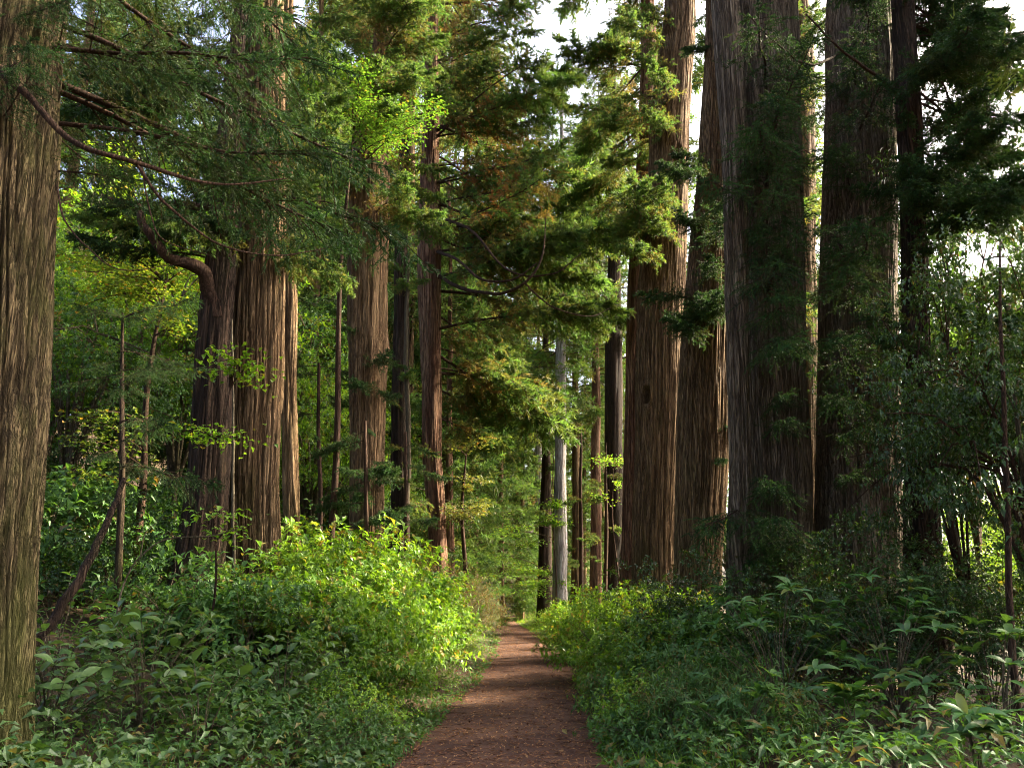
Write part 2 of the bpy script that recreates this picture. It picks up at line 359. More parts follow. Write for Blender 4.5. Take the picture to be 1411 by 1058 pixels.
class Tree:
    def __init__(s, name, label, cat, rows, Y, top, mat, seed, group=None, ring=150, tip=.06, dz=.25, **kw):
        """rows: (left px, right px, py) of the trunk in the photograph at distance Y"""
        rows = sorted(rows, key=lambda r: -r[2])           # lowest first
        c = []
        for xl, xr, y in rows:
            p = at((xl + xr) / 2, y, Y); c.append([p.x, p.y, p.z, (xr - xl) / 2 * mpp((xl + xr) / 2, y, Y)])
        c = np.array(c)
        lo = c[0].copy()
        sl = (c[1, 0] - c[0, 0]) / max(c[1, 2] - c[0, 2], .5)
        g = gz(lo[0], Y) - dz
        if lo[2] > g + .15:
            f = np.array([lo[0] - np.clip(sl, -.1, .1) * (lo[2] - g), Y, g, lo[3] * 1.06]); c = np.vstack([f, c])
        else: c[0, 2] = min(c[0, 2], g)
        hi = c[-1]
        if top > hi[2] + 1:
            sl = np.clip((c[-1, 0] - c[-2, 0]) / max(c[-1, 2] - c[-2, 2], .5), -.06, .06)
            m = hi.copy(); m[2] = (hi[2] * .5 + top * .5); m[0] += sl * (m[2] - hi[2]) * .6; m[3] = max(tip, hi[3] * .62)
            e = hi.copy(); e[2] = top; e[0] += sl * (top - hi[2]) * .8; e[3] = tip
            c = np.vstack([c, m, e])
        s.c = c; s.base = Vector((c[0, 0], Y, g + dz)); s.Y = Y; s.n = 0
        s.root = thing(name, label, cat, s.base, group)
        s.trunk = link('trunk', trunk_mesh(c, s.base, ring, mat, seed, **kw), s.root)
        s.rng = random.Random(seed)
    def axis(s, z):
        c = s.c; return Vector((float(np.interp(z, c[:, 2], c[:, 0])), float(np.interp(z, c[:, 2], c[:, 1])), z))
    def rad(s, z): return float(np.interp(z, s.c[:, 2], s.c[:, 3]))
    def bough(s, tip, kinds, rise=None, roll=None, start=None):
        """one branch with its foliage, from the trunk to the world point tip"""
        tip = Vector(tip)
        if start is None:
            hd = (Vector((tip.x, tip.y, 0)) - Vector((s.axis(tip.z).x, s.axis(tip.z).y, 0))).length
            z = tip.z + (s.rng.uniform(-.12, .28) * hd if rise is None else rise)
            z = min(max(z, s.c[0, 2] + .8), s.c[-1, 2] - .1); start = s.axis(z)
        k = s.rng.choice(kinds); d = tip - start
        yaw = math.atan2(d.y, d.x); tx, tz = k['tip']
        pit = math.atan2(d.z, math.hypot(d.x, d.y)) - math.atan2(tz, tx)
        sc_ = d.length / math.hypot(tx, tz)
        q = Matrix.Rotation(yaw, 4, 'Z') @ Matrix.Rotation(-pit, 4, 'Y') @ Matrix.Rotation(s.rng.uniform(-.35, .35) if roll is None else roll, 4, 'X')
        o = link('branch', k['wood'], s.root, start - s.base, q.to_euler(), sc_)
        link('foliage', k['foliage'], o)
        s.n += 1
        return o
    def fill(s, boxes, kinds):
        for x0, y0, x1, y1, n, Ya, Yb in boxes:
            for _ in range(n):
                s.bough(at(s.rng.uniform(x0, x1), s.rng.uniform(y0, y1), s.rng.uniform(Ya, Yb)), kinds)
    def limb(s, pts, mat, name='branch', sides=8, n=26):
        """a bare limb drawn through (px, py, Y, radius)"""
        w = [list(at(x, y, Y) - s.base) + [r] for x, y, Y, r in pts]
        c = spline(w, n); b = Buf()
        wob = np.stack([vnoise(np.arange(n) * .5, np.full(n, k + .3), int(pts[0][0]) + k) - .5 for k in range(3)], 1) * c[:, 3:4] * 1.3
        tube(b, c[:, :3] + wob, c[:, 3], sides)
        return link(name, b.mesh(name, mat), s.root)

# ------------------------------------------------------------------ cedar boughs
def bough_arrays(seed, L, twigs, shoots, nbl, bl, bw, droop=.16, spread=.30, brown=.15, hang=.5, flat=.55, sub=.55):
    """returns wood Buf, (pos, dir, normal, length, width, tint) of the needles, tip"""
    rng = np.random.default_rng(seed)
    t = np.linspace(0, 1, 14)
    main = np.stack([t * L, (vnoise(t * 3, t * 0, seed) - .5) * .16 * L * t, L * (.10 * t - droop * 2.2 * t ** 2 + droop * 1.5 * t ** 3.2) + (vnoise(t * 4, t * 0 + 3, seed) - .5) * .06 * L * t], 1)
    wood = Buf(); tube(wood, main, .016 * L / 2 * (1 - t * .85) + .004, 6)
    P, D, Nn, Ln, Wd, C = [], [], [], [], [], []
    for k in range(twigs):
        tk = .18 + .82 * ((k + rng.uniform(0, 1)) / twigs) ** .8
        p0 = np.array([np.interp(tk, t, main[:, a]) for a in range(3)])
        sgn = 1 if k % 2 else -1
        ln = L * spread * (1.12 - .62 * tk) * rng.uniform(.6, 1.15)
        dr = unit(np.array([rng.uniform(.35, 1.0), sgn * rng.uniform(.25, 1.0), rng.uniform(-.35, .4)]))
        if tk > .93: dr = unit(np.array([1, rng.uniform(-.4, .4), rng.uniform(-.2, .3)]))
        m = 6; s = np.linspace(0, 1, m)[:, None]
        tw = p0 + dr * ln * s + np.array([0, 0, -1]) * ln * hang * (s ** 1.6) * rng.uniform(.3, 1.1) + np.array([0, 0, 1]) * ln * .18 * s ** 4
        tube(wood, tw, np.linspace(.007, .0025, m) * (L / 3) ** .5, 3, cap=False)
        br = np.clip(brown * (1.6 - 1.3 * tk) * rng.uniform(0, 2.2), 0, 1)
        hue = rng.uniform(0, 1)
        for q in range(shoots):
            f = .12 + .88 * (q + rng.uniform(0, 1)) / shoots
            sp = np.array([np.interp(f, s[:, 0], tw[:, a]) for a in range(3)])
            tg = unit(tw[min(m - 1, int(f * (m - 1)) + 1)] - tw[max(0, int(f * (m - 1)) - 0)] + 1e-6)
            sd = unit(tg * rng.uniform(.5, 1.2) + rdir(1, rng)[0] * np.array([1, 1, flat]) * 1.0 + np.array([0, 0, -.25 * hang]))
            sl = sub * ln * rng.uniform(.35, .75) * (1.15 - .5 * f)
            sl = max(sl, bl * 1.2)
            g = (np.arange(nbl) + rng.uniform(0, 1, nbl)) / nbl
            base = sp + sd * (g * sl)[:, None] + np.array([0, 0, -1]) * (.22 * sl * g ** 2)[:, None] * hang * 1.5
            rv = rdir(nbl, rng); rv = unit(rv - (rv @ sd)[:, None] * sd)
            bd = unit(sd * .8 + rv * .62)
            P.append(base); D.append(bd); Nn.append(rdir(nbl, rng))
            Ln.append(bl * rng.uniform(.6, 1.25, nbl)); Wd.append(bw * rng.uniform(.7, 1.3, nbl))
            b_ = br if rng.uniform() < .75 else 0.0
            C.append(np.tile([np.clip(hue + rng.uniform(-.3, .3), 0, 1), b_, rng.uniform(.1, .9)], (nbl, 1)))
    return wood, [np.concatenate(a) for a in (P, D, Nn, Ln, Wd, C)], (main[-1, 0], main[-1, 2])
def bough_kind(seed, mat, *a, **k):
    w, arr, tip = bough_arrays(seed, *a, **k)
    f = Buf(); blades(f, *arr)
    return {'wood': w.mesh('branch', M['twig']), 'foliage': f.mesh('foliage', mat, False), 'tip': tip}

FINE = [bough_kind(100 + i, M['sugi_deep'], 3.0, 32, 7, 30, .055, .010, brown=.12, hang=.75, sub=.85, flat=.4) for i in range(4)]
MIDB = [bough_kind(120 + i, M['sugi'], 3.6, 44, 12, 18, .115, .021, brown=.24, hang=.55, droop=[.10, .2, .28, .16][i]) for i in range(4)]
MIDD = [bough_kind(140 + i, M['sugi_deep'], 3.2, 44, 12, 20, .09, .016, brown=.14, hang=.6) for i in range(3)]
RUST = [bough_kind(160 + i, M['sugi'], 3.6, 36, 10, 16, .115, .018, brown=.6, hang=.6, droop=.26) for i in range(2)]

# whole crowns for the trees farther off
def crown_meshes(seed, H, z0, rmax, n, mat, brown=.25, bl=.24, bw=.035, top=.25):
    rng = np.random.default_rng(seed); wood, fol = Buf(), Buf()
    for k in range(n):
        f = (k + rng.uniform()) / n; z = z0 + (H - z0) * f
        prof = min(1, (f + .12) * 4) * (1 - f ** 1.6 * (1 - top)) * rng.uniform(.55, 1.1)
        L = rmax * prof
        w, (P, D, Nn, Ln, Wd, C), tip = bough_arrays(seed * 50 + k, L, 10, 6, 7, bl, bw, droop=rng.uniform(.08, .28), spread=.42, brown=brown, hang=.6)
        a = rng.uniform(0, 2 * np.pi); pt = rng.uniform(-.1, .35)
        ca, sa = math.cos(a), math.sin(a); cp, sp_ = math.cos(pt), math.sin(pt)
        Rm = np.array([[ca, -sa, 0], [sa, ca, 0], [0, 0, 1]]) @ np.array([[cp, 0, -sp_], [0, 1, 0], [sp_, 0, cp]])
        o = np.array([0, 0, z])
        blades(fol, P @ Rm.T + o, D @ Rm.T, Nn @ Rm.T, Ln, Wd, C)
        v = np.concatenate(w.v[:1]) @ Rm.T + o
        wood.add(v, q=w.q[0])
    return wood.mesh('branchwork', M['twig']), fol.mesh('crown', mat, False)
CROWNS = [crown_meshes(11, 26, 2.0, 4.4, 120, M['sugi'], bl=.30, bw=.055), crown_meshes(12, 26, 7.5, 4.2, 90, M['sugi'], brown=.2, bl=.28, bw=.05),
          crown_meshes(13, 26, .6, 4.2, 130, M['sugi'], brown=.12, bl=.30, bw=.055)]

# ------------------------------------------------------------------ leafy shrubs and broadleaf crowns
def leafy(seed, h, r, ntw, nodes, ll, lw, foliage_mat, stem_mat, z0=.12, twl=.32, yellow=.0, brown=.04, updir=.5, shell=.45, pairs=2, droop=.22, stems=9, lobes=.28, one=False, srad=.012, clump=0, csz=.12):
    """stems from one foot, twigs through a lumpy dome, leaves in pairs along each twig"""
    rng = np.random.default_rng(seed); st, fo = Buf(), Buf()
    d = rdir(ntw, rng); d[:, 2] = np.abs(d[:, 2]) * 1.0 - .12
    d = unit(d)
    az = np.arctan2(d[:, 1], d[:, 0])
    lob = 1 + lobes * (2 * vnoise(az * 1.6 + 7, d[:, 2] * 3.2, seed) - 1) + .22 * rng.uniform(-1, 1, ntw)
    k = (shell + (1 - shell) * rng.uniform(0, 1, ntw) ** .5) * lob
    zc = h * z0 + (h * (1 - z0)) * .30
    pos = np.stack([d[:, 0] * r * k, d[:, 1] * r * k, zc + d[:, 2] * k * (h - zc)], 1)
    if clump:      # twigs gather in separate tufts with air between them
        ci = rng.integers(0, clump, ntw); pos = pos[ci] + rng.normal(0, 1, (ntw, 3)) * np.array([1, 1, .55]) * csz * r; d = d[ci]
    pos[:, 2] = np.maximum(pos[:, 2], h * z0 * .6)
    out = unit(d * np.array([1, 1, .5]) + rdir(ntw, rng) * .55 + np.array([0, 0, updir]))
    hue = np.clip(rng.uniform(0, 1, ntw) * .7 + .3 * (pos[:, 2] / h), 0, 1); bro = (rng.uniform(0, 1, ntw) < brown) * rng.uniform(.4, 1, ntw)
    tl = twl * rng.uniform(.6, 1.3, ntw)
    sel = rng.permutation(ntw)[:max(stems * 5, 20)]
    hub = []
    for s_ in range(stems):
        a = rng.uniform(0, 6.28); e = np.array([math.cos(a) * r * rng.uniform(.2, .7), math.sin(a) * r * rng.uniform(.2, .7), h * rng.uniform(.45, .75)])
        f = np.array([math.cos(a), math.sin(a), 0]) * r * .08 * rng.uniform(0, 1)
        if one: f = np.array([0, 0, h * z0 * .8]); 
        cu = spline(np.array([f, f * .5 + e * .5 + np.array([0, 0, .12 * h]), e]), 7)
        tube(st, cu, np.linspace(srad, srad * .45, 7), 5); hub.append(cu)
    hub = np.concatenate([c[2:] for c in hub])
    for q in sel:
        j = np.argmin(np.linalg.norm(hub - pos[q], axis=1)); a0 = hub[j]
        tube(st, spline(np.array([a0, (a0 + pos[q]) / 2 + np.array([0, 0, .04 * h]), pos[q] + out[q] * tl[q] * .8]), 5), np.linspace(srad * .42, srad * .16, 5), 4, cap=False)
    for n in range(nodes):
        f = (n + rng.uniform(0, 1, ntw)) / nodes
        p = pos + out * (tl * f)[:, None] - np.array([0, 0, 1]) * (tl * .3 * f ** 2)[:, None]
        for m in range(pairs):
            s_ = rdir(ntw, rng); s_ = unit(s_ - np.sum(s_ * out, 1, keepdims=True) * out)
            ld = unit(s_ * .9 + out * (.35 + .5 * f[:, None]) + np.array([0, 0, -.12]))
            nr = unit(np.array([0, 0, 1]) + d * .35 + rdir(ntw, rng) * .45)
            sz = rng.uniform(.55, 1.15, ntw) * (.75 + .4 * f)
            c = np.stack([np.clip(hue + rng.uniform(-.22, .22, ntw) + yellow * f, 0, 1), np.clip(bro + (rng.uniform(0, 1, ntw) < brown * .6) * .8, 0, 1), rng.uniform(0, 1, ntw)], 1)
            leaves(fo, p, ld, nr, ll * sz, lw * sz, c, droop=droop)
    return {'stem': st.mesh('stem', stem_mat), 'foliage': fo.mesh('foliage', foliage_mat, False), 'h': h, 'r': r}
SHRUB = {
 'lime': [leafy(200 + i, 1.5, 1.0, 400, 5, .13, .066, M['lime'], M['bark_sap'], brown=.07, lobes=.38, shell=.4, clump=110, csz=.13) for i in range(3)],
 'mid': [leafy(210 + i, 1.3, .95, 240, 4, .14, .066, M['mid'], M['bark_sap'], lobes=.42, shell=.3, clump=80, csz=.10) for i in range(3)],
 'olive': [leafy(220 + i, 1.3, 1.0, 620, 5, .05, .02, M['olive'], M['twig'], brown=.16, twl=.25) for i in range(2)],
 'gloss': [leafy(230 + i, 2.6, 1.1, 560, 5, .095, .048, M['gloss'], M['twig'], z0=.1, lobes=.4, shell=.25, updir=.2, clump=110, csz=.10) for i in range(3)],
 'low': [leafy(240 + i, .62, .62, 90, 4, .12, .06, M['mid'], M['bark_sap'], z0=.05, stems=7) for i in range(2)],
 'lowlime': [leafy(250 + i, .6, .6, 170, 4, .07, .036, M['lime'], M['bark_sap'], z0=.05, stems=7) for i in range(2)],
 'yel': [leafy(260 + i, 2.6, 1.3, 330, 4, .095, .05, M['yel'], M['bark_sap'], z0=.25, lobes=.45, shell=.3, updir=.05, brown=.1) for i in range(2)],
 'sas': [leafy(270 + i, .8, .6, 150, 5, .17, .026, M['mid'], M['bark_sap'], z0=.05, brown=.12, droop=.5, twl=.4) for i in range(2)],
}
BROAD = {
 'lime': [leafy(300 + i, 9.0, 2.9, 1500, 5, .15, .075, M['lime'], M['bark_sap'], z0=.28, twl=.5, lobes=.45, shell=.3, one=True, stems=11, srad=.06, updir=.1, clump=120, csz=.12) for i in range(2)],
 'mid': [leafy(310 + i, 9.0, 3.0, 1600, 5, .15, .07, M['mid'], M['bark_sap'], z0=.22, twl=.5, lobes=.45, shell=.3, one=True, stems=11, srad=.06, updir=.1, clump=130, csz=.12) for i in range(2)],
 'gloss': [leafy(320 + i, 8.0, 2.6, 1150, 6, .14, .07, M['gloss'], M['twig'], z0=.18, twl=.4, lobes=.5, shell=.2, one=True, stems=11, srad=.05, updir=.1, clump=110, csz=.11) for i in range(2)],
}
def shrub(kind, x, y, s, label, group=None, name='shrub', sz=1.0, rnd=random):
    k = rnd.choice(SHRUB[kind])
    t = thing(name, label, 'shrub', (x, y, gz(x, y) - .04), group, rnd.uniform(0, 6.28), (s, s, s * sz))
    link('stem', k['stem'], t); link('foliage', k['foliage'], t)
    return t
def broadleaf(kind, x, y, h, label, group=None, name='broadleaf_tree', wide=1.0, lean=0.0, trunk_r=.09):
    k = random.choice(BROAD[kind]); s = h / k['h']
    g = gz(x, y)
    t = thing(name, label, 'tree', (x, y, g - .05), group, random.uniform(0, 6.28))
    b = Buf(); c = spline([[0, 0, -.1, trunk_r * 1.3], [lean * .3, .05, h * .15, trunk_r], [lean, -.06, h * .4, trunk_r * .7], [lean, 0, h * .62, trunk_r * .35]], 16)
    tube(b, c[:, :3], c[:, 3], 9); link('trunk', b.mesh('trunk', M['bark_sap']), t)
    o = link('crown', k['foliage'], t, (0, 0, 0), (0, 0, 0), (s * wide, s * wide, s)); link('branchwork', k['stem'], o)
    return t

# ================================================================== THE TREES
CED = 'cedar_tree'
L1 = Tree(CED, 'huge tan cedar trunk with deep furrows cut off by the picture edge', 'tree',
          [(-98, 74, 60), (-98, 73, 140), (-106, 60, 400), (-116, 43, 700), (-126, 29, 960)], 7.0, 24, M['bark_tan'], 1, ring=520, spacing=.05, ridge=.042, flute=.03, flare=.15, zstep=.055, zgrow=1.006)
L2 = Tree(CED, 'massive cedar with a pale sunlit streak on its trunk behind the bent stub', 'tree',
          [(348, 392, 0), (338, 394, 130), (326, 392, 300), (320, 390, 450), (318, 388, 600), (316, 384, 790)], 13.0, 27, M['bark_brown'], 2, ring=320, spacing=.06, ridge=.03, flute=.05)
L2d = Tree(CED, 'black barked cedar trunk with flared foot and a bent broken limb', 'tree',
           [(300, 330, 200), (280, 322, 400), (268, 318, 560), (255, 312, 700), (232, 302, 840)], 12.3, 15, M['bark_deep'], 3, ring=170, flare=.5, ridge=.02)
L2r = Tree(CED, 'slim cedar trunk pressed against the far side of the massive pale streaked cedar', 'tree',
           [(384, 402, 150), (388, 408, 450), (390, 411, 600), (392, 414, 770)], 14.8, 20, M['bark_brown'], 4, ring=120)
L3 = Tree(CED, 'tall grey brown cedar with a swollen knot halfway up its trunk', 'tree',
          [(520, 541, 0), (505, 540, 110), (482, 535, 230), (477, 531, 440), (478, 534, 475), (479, 530, 520), (481, 528, 600), (482, 528, 700)], 17.0, 30, M['bark_brown'], 5, ring=220, flute=.05, spacing=.06)
L4 = Tree(CED, 'dark slender cedar standing in shade between the knotty cedar and the reddish cedar', 'tree',
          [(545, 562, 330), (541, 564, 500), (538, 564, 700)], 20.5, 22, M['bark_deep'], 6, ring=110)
L5 = Tree(CED, 'reddish cedar with peeling sunlit bark above the left hand thicket', 'tree',
          [(584, 604, 150), (576, 608, 330), (579, 607, 500), (583, 609, 620), (590, 614, 750)], 22.0, 31, M['bark_red'], 7, ring=180, flute=.06, spacing=.06)
R1 = Tree(CED, 'straight brown cedar with a dark knot hole in its trunk', 'tree',
          [(917, 958, 0), (900, 952, 120), (893, 948, 250), (880, 944, 400), (876, 939, 560), (872, 931, 760)], 20.0, 32, M['bark_brown'], 8, ring=300, flute=.025, ridge=.022, spacing=.048, zstep=.06, zgrow=1.006, dents=[(R(-130), at(888, 545, 19.6).z, .10, .26, .30), (R(-75), at(936, 225, 19.6).z, .14, .45, .22)])
R1b = Tree(CED, 'shaded reddish cedar hugging the cedar with the knot hole', 'tree',
           [(880, 908, 180), (864, 894, 400), (859, 889, 600), (855, 887, 790)], 21.6, 28, M['bark_red'], 9, ring=140)
R2 = Tree(CED, 'leaning brown cedar with a golden sunlit edge', 'tree',
          [(972, 1020, 0), (962, 1012, 200), (950, 1010, 350), (939, 1008, 480), (933, 1004, 620), (929, 992, 780), (926, 986, 880)], 16.0, 30, M['bark_brown'], 10, ring=280, flute=.025, ridge=.022, spacing=.048)
R3 = Tree(CED, 'broad dark cedar trunk with a paler slim trunk pressed to its path side', 'tree',
          [(996, 1092, 0), (1006, 1100, 250), (1014, 1106, 450), (1020, 1111, 650), (1024, 1117, 820)], 13.4, 29, M['bark_grey'], 11, ring=320, flute=.03, ridge=.022, spacing=.048)
R3a = Tree(CED, 'slim pale grey cedar trunk pressed to the broad dark one', 'tree',
          [(982, 1020, 0), (996, 1030, 220), (1001, 1032, 420), (1003, 1032, 620), (1004, 1034, 820)], 12.6, 24, M['bark_grey'], 15, ring=170, flute=.03, ridge=.02, spacing=.05)
R4 = Tree(CED, 'broad dark cedar trunk veiled by hanging needle sprays and glossy leaves', 'tree',
          [(1142, 1226, 0), (1135, 1229, 250), (1130, 1231, 450), (1128, 1236, 650), (1126, 1242, 830)], 13.6, 28, M['bark_grey'], 12, ring=320, flute=.03, ridge=.022, spacing=.048)
R5 = Tree(CED, 'narrow dark cedar leaning out over the glossy thicket, bright sky behind it', 'tree',
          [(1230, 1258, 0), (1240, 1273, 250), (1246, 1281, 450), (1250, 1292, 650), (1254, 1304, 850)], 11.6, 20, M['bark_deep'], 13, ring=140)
R6 = Tree(CED, 'pale cedar trunk seen in the gap between the two broad trunks', 'tree',
          [(1090, 1120, 60), (1092, 1123, 250), (1095, 1125, 500)], 24.0, 28, M['bark_brown'], 14, ring=120)

# ---- crowns of the near cedars: every branch a part
L1.limb([(-30, 60, 6.45, 0.0440), (25, 120, 6.2, 0.0336), (95, 190, 6.15, 0.0272), (190, 226, 6.3, 0.0224), (300, 254, 6.8, 0.0136), (395, 246, 7.2, 0.0064)], M['twig'])
L1.limb([(188, 226, 6.3, 0.0160), (228, 280, 6.4, 0.0136), (300, 335, 6.7, 0.0104), (380, 352, 7.0, 0.0080), (450, 342, 7.3, 0.0040)], M['twig'])
L1.limb([(196, 230, 6.32, 0.0080), (205, 285, 6.35, 0.0072), (225, 330, 6.4, 0.0056), (290, 352, 6.6, 0.0032)], M['twig'])
L1.limb([(78, 255, 6.5, 0.0096), (90, 305, 6.4, 0.0080), (125, 345, 6.3, 0.0064), (170, 372, 6.3, 0.0048), (255, 362, 6.6, 0.0024)], M['twig'])
L1.fill([(70, -40, 300, 60, 4, 6.2, 8.5), (130, 60, 290, 150, 2, 6.5, 9), (240, 20, 430, 110, 3, 7, 10), (150, 210, 290, 290, 2, 7.5, 9), (420, 190, 545, 330, 5, 8, 10.5), (-40, 20, 120, 110, 2, 5.8, 6.2)], FINE)
L2.fill([(300, -20, 480, 160, 12, 11, 15), (230, 160, 310, 300, 4, 11.5, 13), (90, 60, 290, 330, 12, 11, 16), (395, 240, 480, 400, 6, 12, 14.5)], MIDD + MIDB)
L2d.limb([(300, 440, 12.25, .15), (276, 375, 11.9, .12), (232, 352, 11.5, .085), (200, 318, 11.3, .07), (188, 284, 11.3, .055)], M['twig'])
L2d.limb([(300, 285, 12.3, .075), (240, 283, 12.0, .07), (175, 280, 11.9, .05), (140, 270, 11.8, .03)], M['twig'])
L2d.fill([(90, 230, 260, 330, 4, 11, 13)], MIDD)
L2r.fill([(400, 330, 470, 480, 4, 13, 16), (360, 100, 460, 280, 4, 14, 17)], MIDB)
L3.fill([(420, -30, 620, 60, 14, 14.5, 19), (430, 40, 610, 150, 12, 14.5, 19), (530, 100, 640, 330, 12, 15, 19), (420, 200, 500, 300, 4, 15, 17)], MIDB)
L3.fill([(470, 420, 560, 640, 5, 15.5, 17.5), (470, 640, 540, 720, 4, 15, 16.5)], MIDD)
L4.fill([(520, 420, 590, 720, 12, 19, 21), (530, 250, 600, 420, 6, 19, 21)], MIDB)
L5.limb([(606, 380, 21.8, 0.0620), (640, 398, 20, 0.0527), (690, 404, 18.5, 0.0434), (726, 388, 18, 0.0341), (748, 350, 18, 0.0248), (752, 300, 18.2, 0.0124)], M['twig'])
L5.limb([(600, 345, 22, 0.0558), (630, 358, 20, 0.0434), (662, 384, 18.8, 0.0341), (704, 386, 18.3, 0.0279), (740, 362, 18.2, 0.0155)], M['twig'])
L5.limb([(605, 280, 22, 0.0496), (650, 300, 21.5, 0.0372), (690, 330, 21, 0.0248), (740, 325, 21, 0.0124)], M['twig'])
L5.limb([(600, 190, 22, 0.0434), (640, 150, 21, 0.0310), (690, 110, 20, 0.0186), (720, 90, 20, 0.0124)], M['twig'])
L5.limb([(722, 390, 18, 0.0248), (760, 422, 18.1, 0.0211), (810, 436, 18.4, 0.0161), (842, 424, 18.8, 0.0062)], M['twig'])
L5.fill([(580, -30, 750, 60, 12, 19, 26), (590, 40, 770, 150, 12, 19, 26), (600, 150, 740, 330, 7, 20, 26), (710, 60, 780, 230, 7, 19, 23)], MIDB + RUST)
L5.limb([(604, 300, 21.8, 0.0496), (650, 318, 20, 0.0372), (700, 372, 18.6, 0.0279), (760, 378, 18.2, 0.0217), (800, 350, 18.2, 0.0124)], M['twig'])
L5.fill([(640, 260, 860, 330, 4, 20, 26), (770, 300, 865, 450, 9, 19.5, 26), (655, 440, 780, 620, 8, 23, 28), (560, 600, 590, 720, 4, 20, 24)], MIDB)
L5.fill([(600, 0, 770, 240, 7, 19, 22)], RUST)
R1.fill([(840, 200, 950, 340, 8, 17.5, 21), (800, -30, 900, 90, 8, 18, 24), (830, 80, 910, 260, 6, 18, 24), (860, 250, 930, 340, 4, 17, 18.5)], MIDB)
R1.fill([(810, 0, 900, 280, 4, 18, 23)], RUST)
R1b.fill([(790, 60, 880, 330, 9, 19, 25), (750, -30, 850, 120, 10, 20, 26), (765, 120, 850, 280, 5, 20, 26)], MIDB)
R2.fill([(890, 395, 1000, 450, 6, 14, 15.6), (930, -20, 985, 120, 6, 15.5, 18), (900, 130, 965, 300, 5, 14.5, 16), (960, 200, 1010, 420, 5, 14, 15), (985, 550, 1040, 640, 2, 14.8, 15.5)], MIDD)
R3.fill([(1040, -30, 1150, 120, 5, 10.5, 12.0), (1040, 120, 1160, 300, 6, 10.5, 12.0), (1040, 280, 1120, 460, 6, 10.8, 12.0), (1050, 440, 1120, 680, 6, 11.0, 12.0), (960, 690, 1100, 800, 6, 11, 12.2), (990, 150, 1040, 330, 2, 11.2, 12)], FINE)
R4.fill([(1100, -20, 1250, 110, 5, 10.5, 12.8), (1100, 100, 1250, 260, 6, 10.5, 12.8), (1130, 250, 1260, 480, 7, 10.6, 12.6), (1130, 480, 1230, 700, 4, 11.3, 12.6)], FINE)
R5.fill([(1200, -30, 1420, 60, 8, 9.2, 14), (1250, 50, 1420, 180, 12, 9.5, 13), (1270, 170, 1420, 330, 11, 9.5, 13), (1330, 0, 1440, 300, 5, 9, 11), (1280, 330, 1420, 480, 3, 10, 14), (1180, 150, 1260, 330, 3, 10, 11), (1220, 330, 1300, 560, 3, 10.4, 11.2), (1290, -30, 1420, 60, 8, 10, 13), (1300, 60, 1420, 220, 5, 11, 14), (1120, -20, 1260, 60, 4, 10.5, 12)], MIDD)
R6.fill([(1060, -20, 1160, 200, 8, 20, 26), (1070, 200, 1160, 480, 8, 20, 26)], MIDB)
R4.fill([(1100, -20, 1145, 450, 6, 14.2, 16), (1222, -20, 1262, 480, 6, 14.2, 16)], MIDD)
R4.limb([(1180, 60, 13.2, .03), (1120, 90, 12, .022), (1070, 60, 11.5, .014), (1030, 20, 11.2, .008)], M['twig'])
R5.limb([(1245, 140, 11.5, .04), (1215, 110, 11, .03), (1160, 70, 10.6, .02), (1110, 20, 10.4, .012)], M['twig'])

# ---- trees along the far bend: trunk + crown
def far_cedar(label, rows, Y, top, mat, seed, ck, scale, group=None, name=CED, cz=0.0, **kw):
    t = Tree(name, label, 'tree', rows, Y, top, mat, seed, group, ring=48, spacing=.12, zstep=.4, **kw)
    w, f = CROWNS[ck]; a = t.axis(t.base.z + 10) - t.base
    o = link('crown', f, t.root, (a.x, a.y, cz), (0, 0, seed * 1.7), scale); link('branchwork', w, o)
    return t
far_cedar('white barked trunk, the palest tree at the bend of the path', [(766, 780, 470), (764, 779, 600), (763, 780, 700), (762, 782, 810)], 33, 26, M['bark_pale'], 31, 1, .85, cz=3.5)
far_cedar('dark forked looking trunk rising from the grass where the path bends', [(747, 758, 600), (744, 760, 700), (741, 762, 830)], 40, 24, M['bark_deep'], 32, 1, .8, cz=1.5)
far_cedar('brown trunk just beside the white barked tree at the bend', [(789, 801, 690), (787, 803, 830)], 37, 22, M['bark_brown'], 33, 1, .8, cz=2.5)
far_cedar('thin pale trunk far behind the bend of the path', [(738, 747, 620), (737, 748, 740)], 50, 23, M['bark_pale'], 34, 0, .8)
far_cedar('thin brown trunk between the white barked tree and the dark leaning one', [(815, 827, 560), (813, 829, 800)], 33, 20, M['bark_red'], 35, 1, .6, cz=4)
far_cedar('dark trunk standing just short of the cedar with the knot hole', [(840, 853, 300), (834, 857, 480), (834, 858, 600), (833, 860, 800)], 28, 23, M['bark_deep'], 36, 1, .62, cz=6)
far_cedar('slender reddish trunk rising behind the thicket near the reddish cedar', [(614, 624, 650), (613, 626, 760)], 30, 19, M['bark_red'], 37, 2, .62, cz=.5)
GB = 'dense cedars closing the view behind the bend'
rf = random.Random(5)
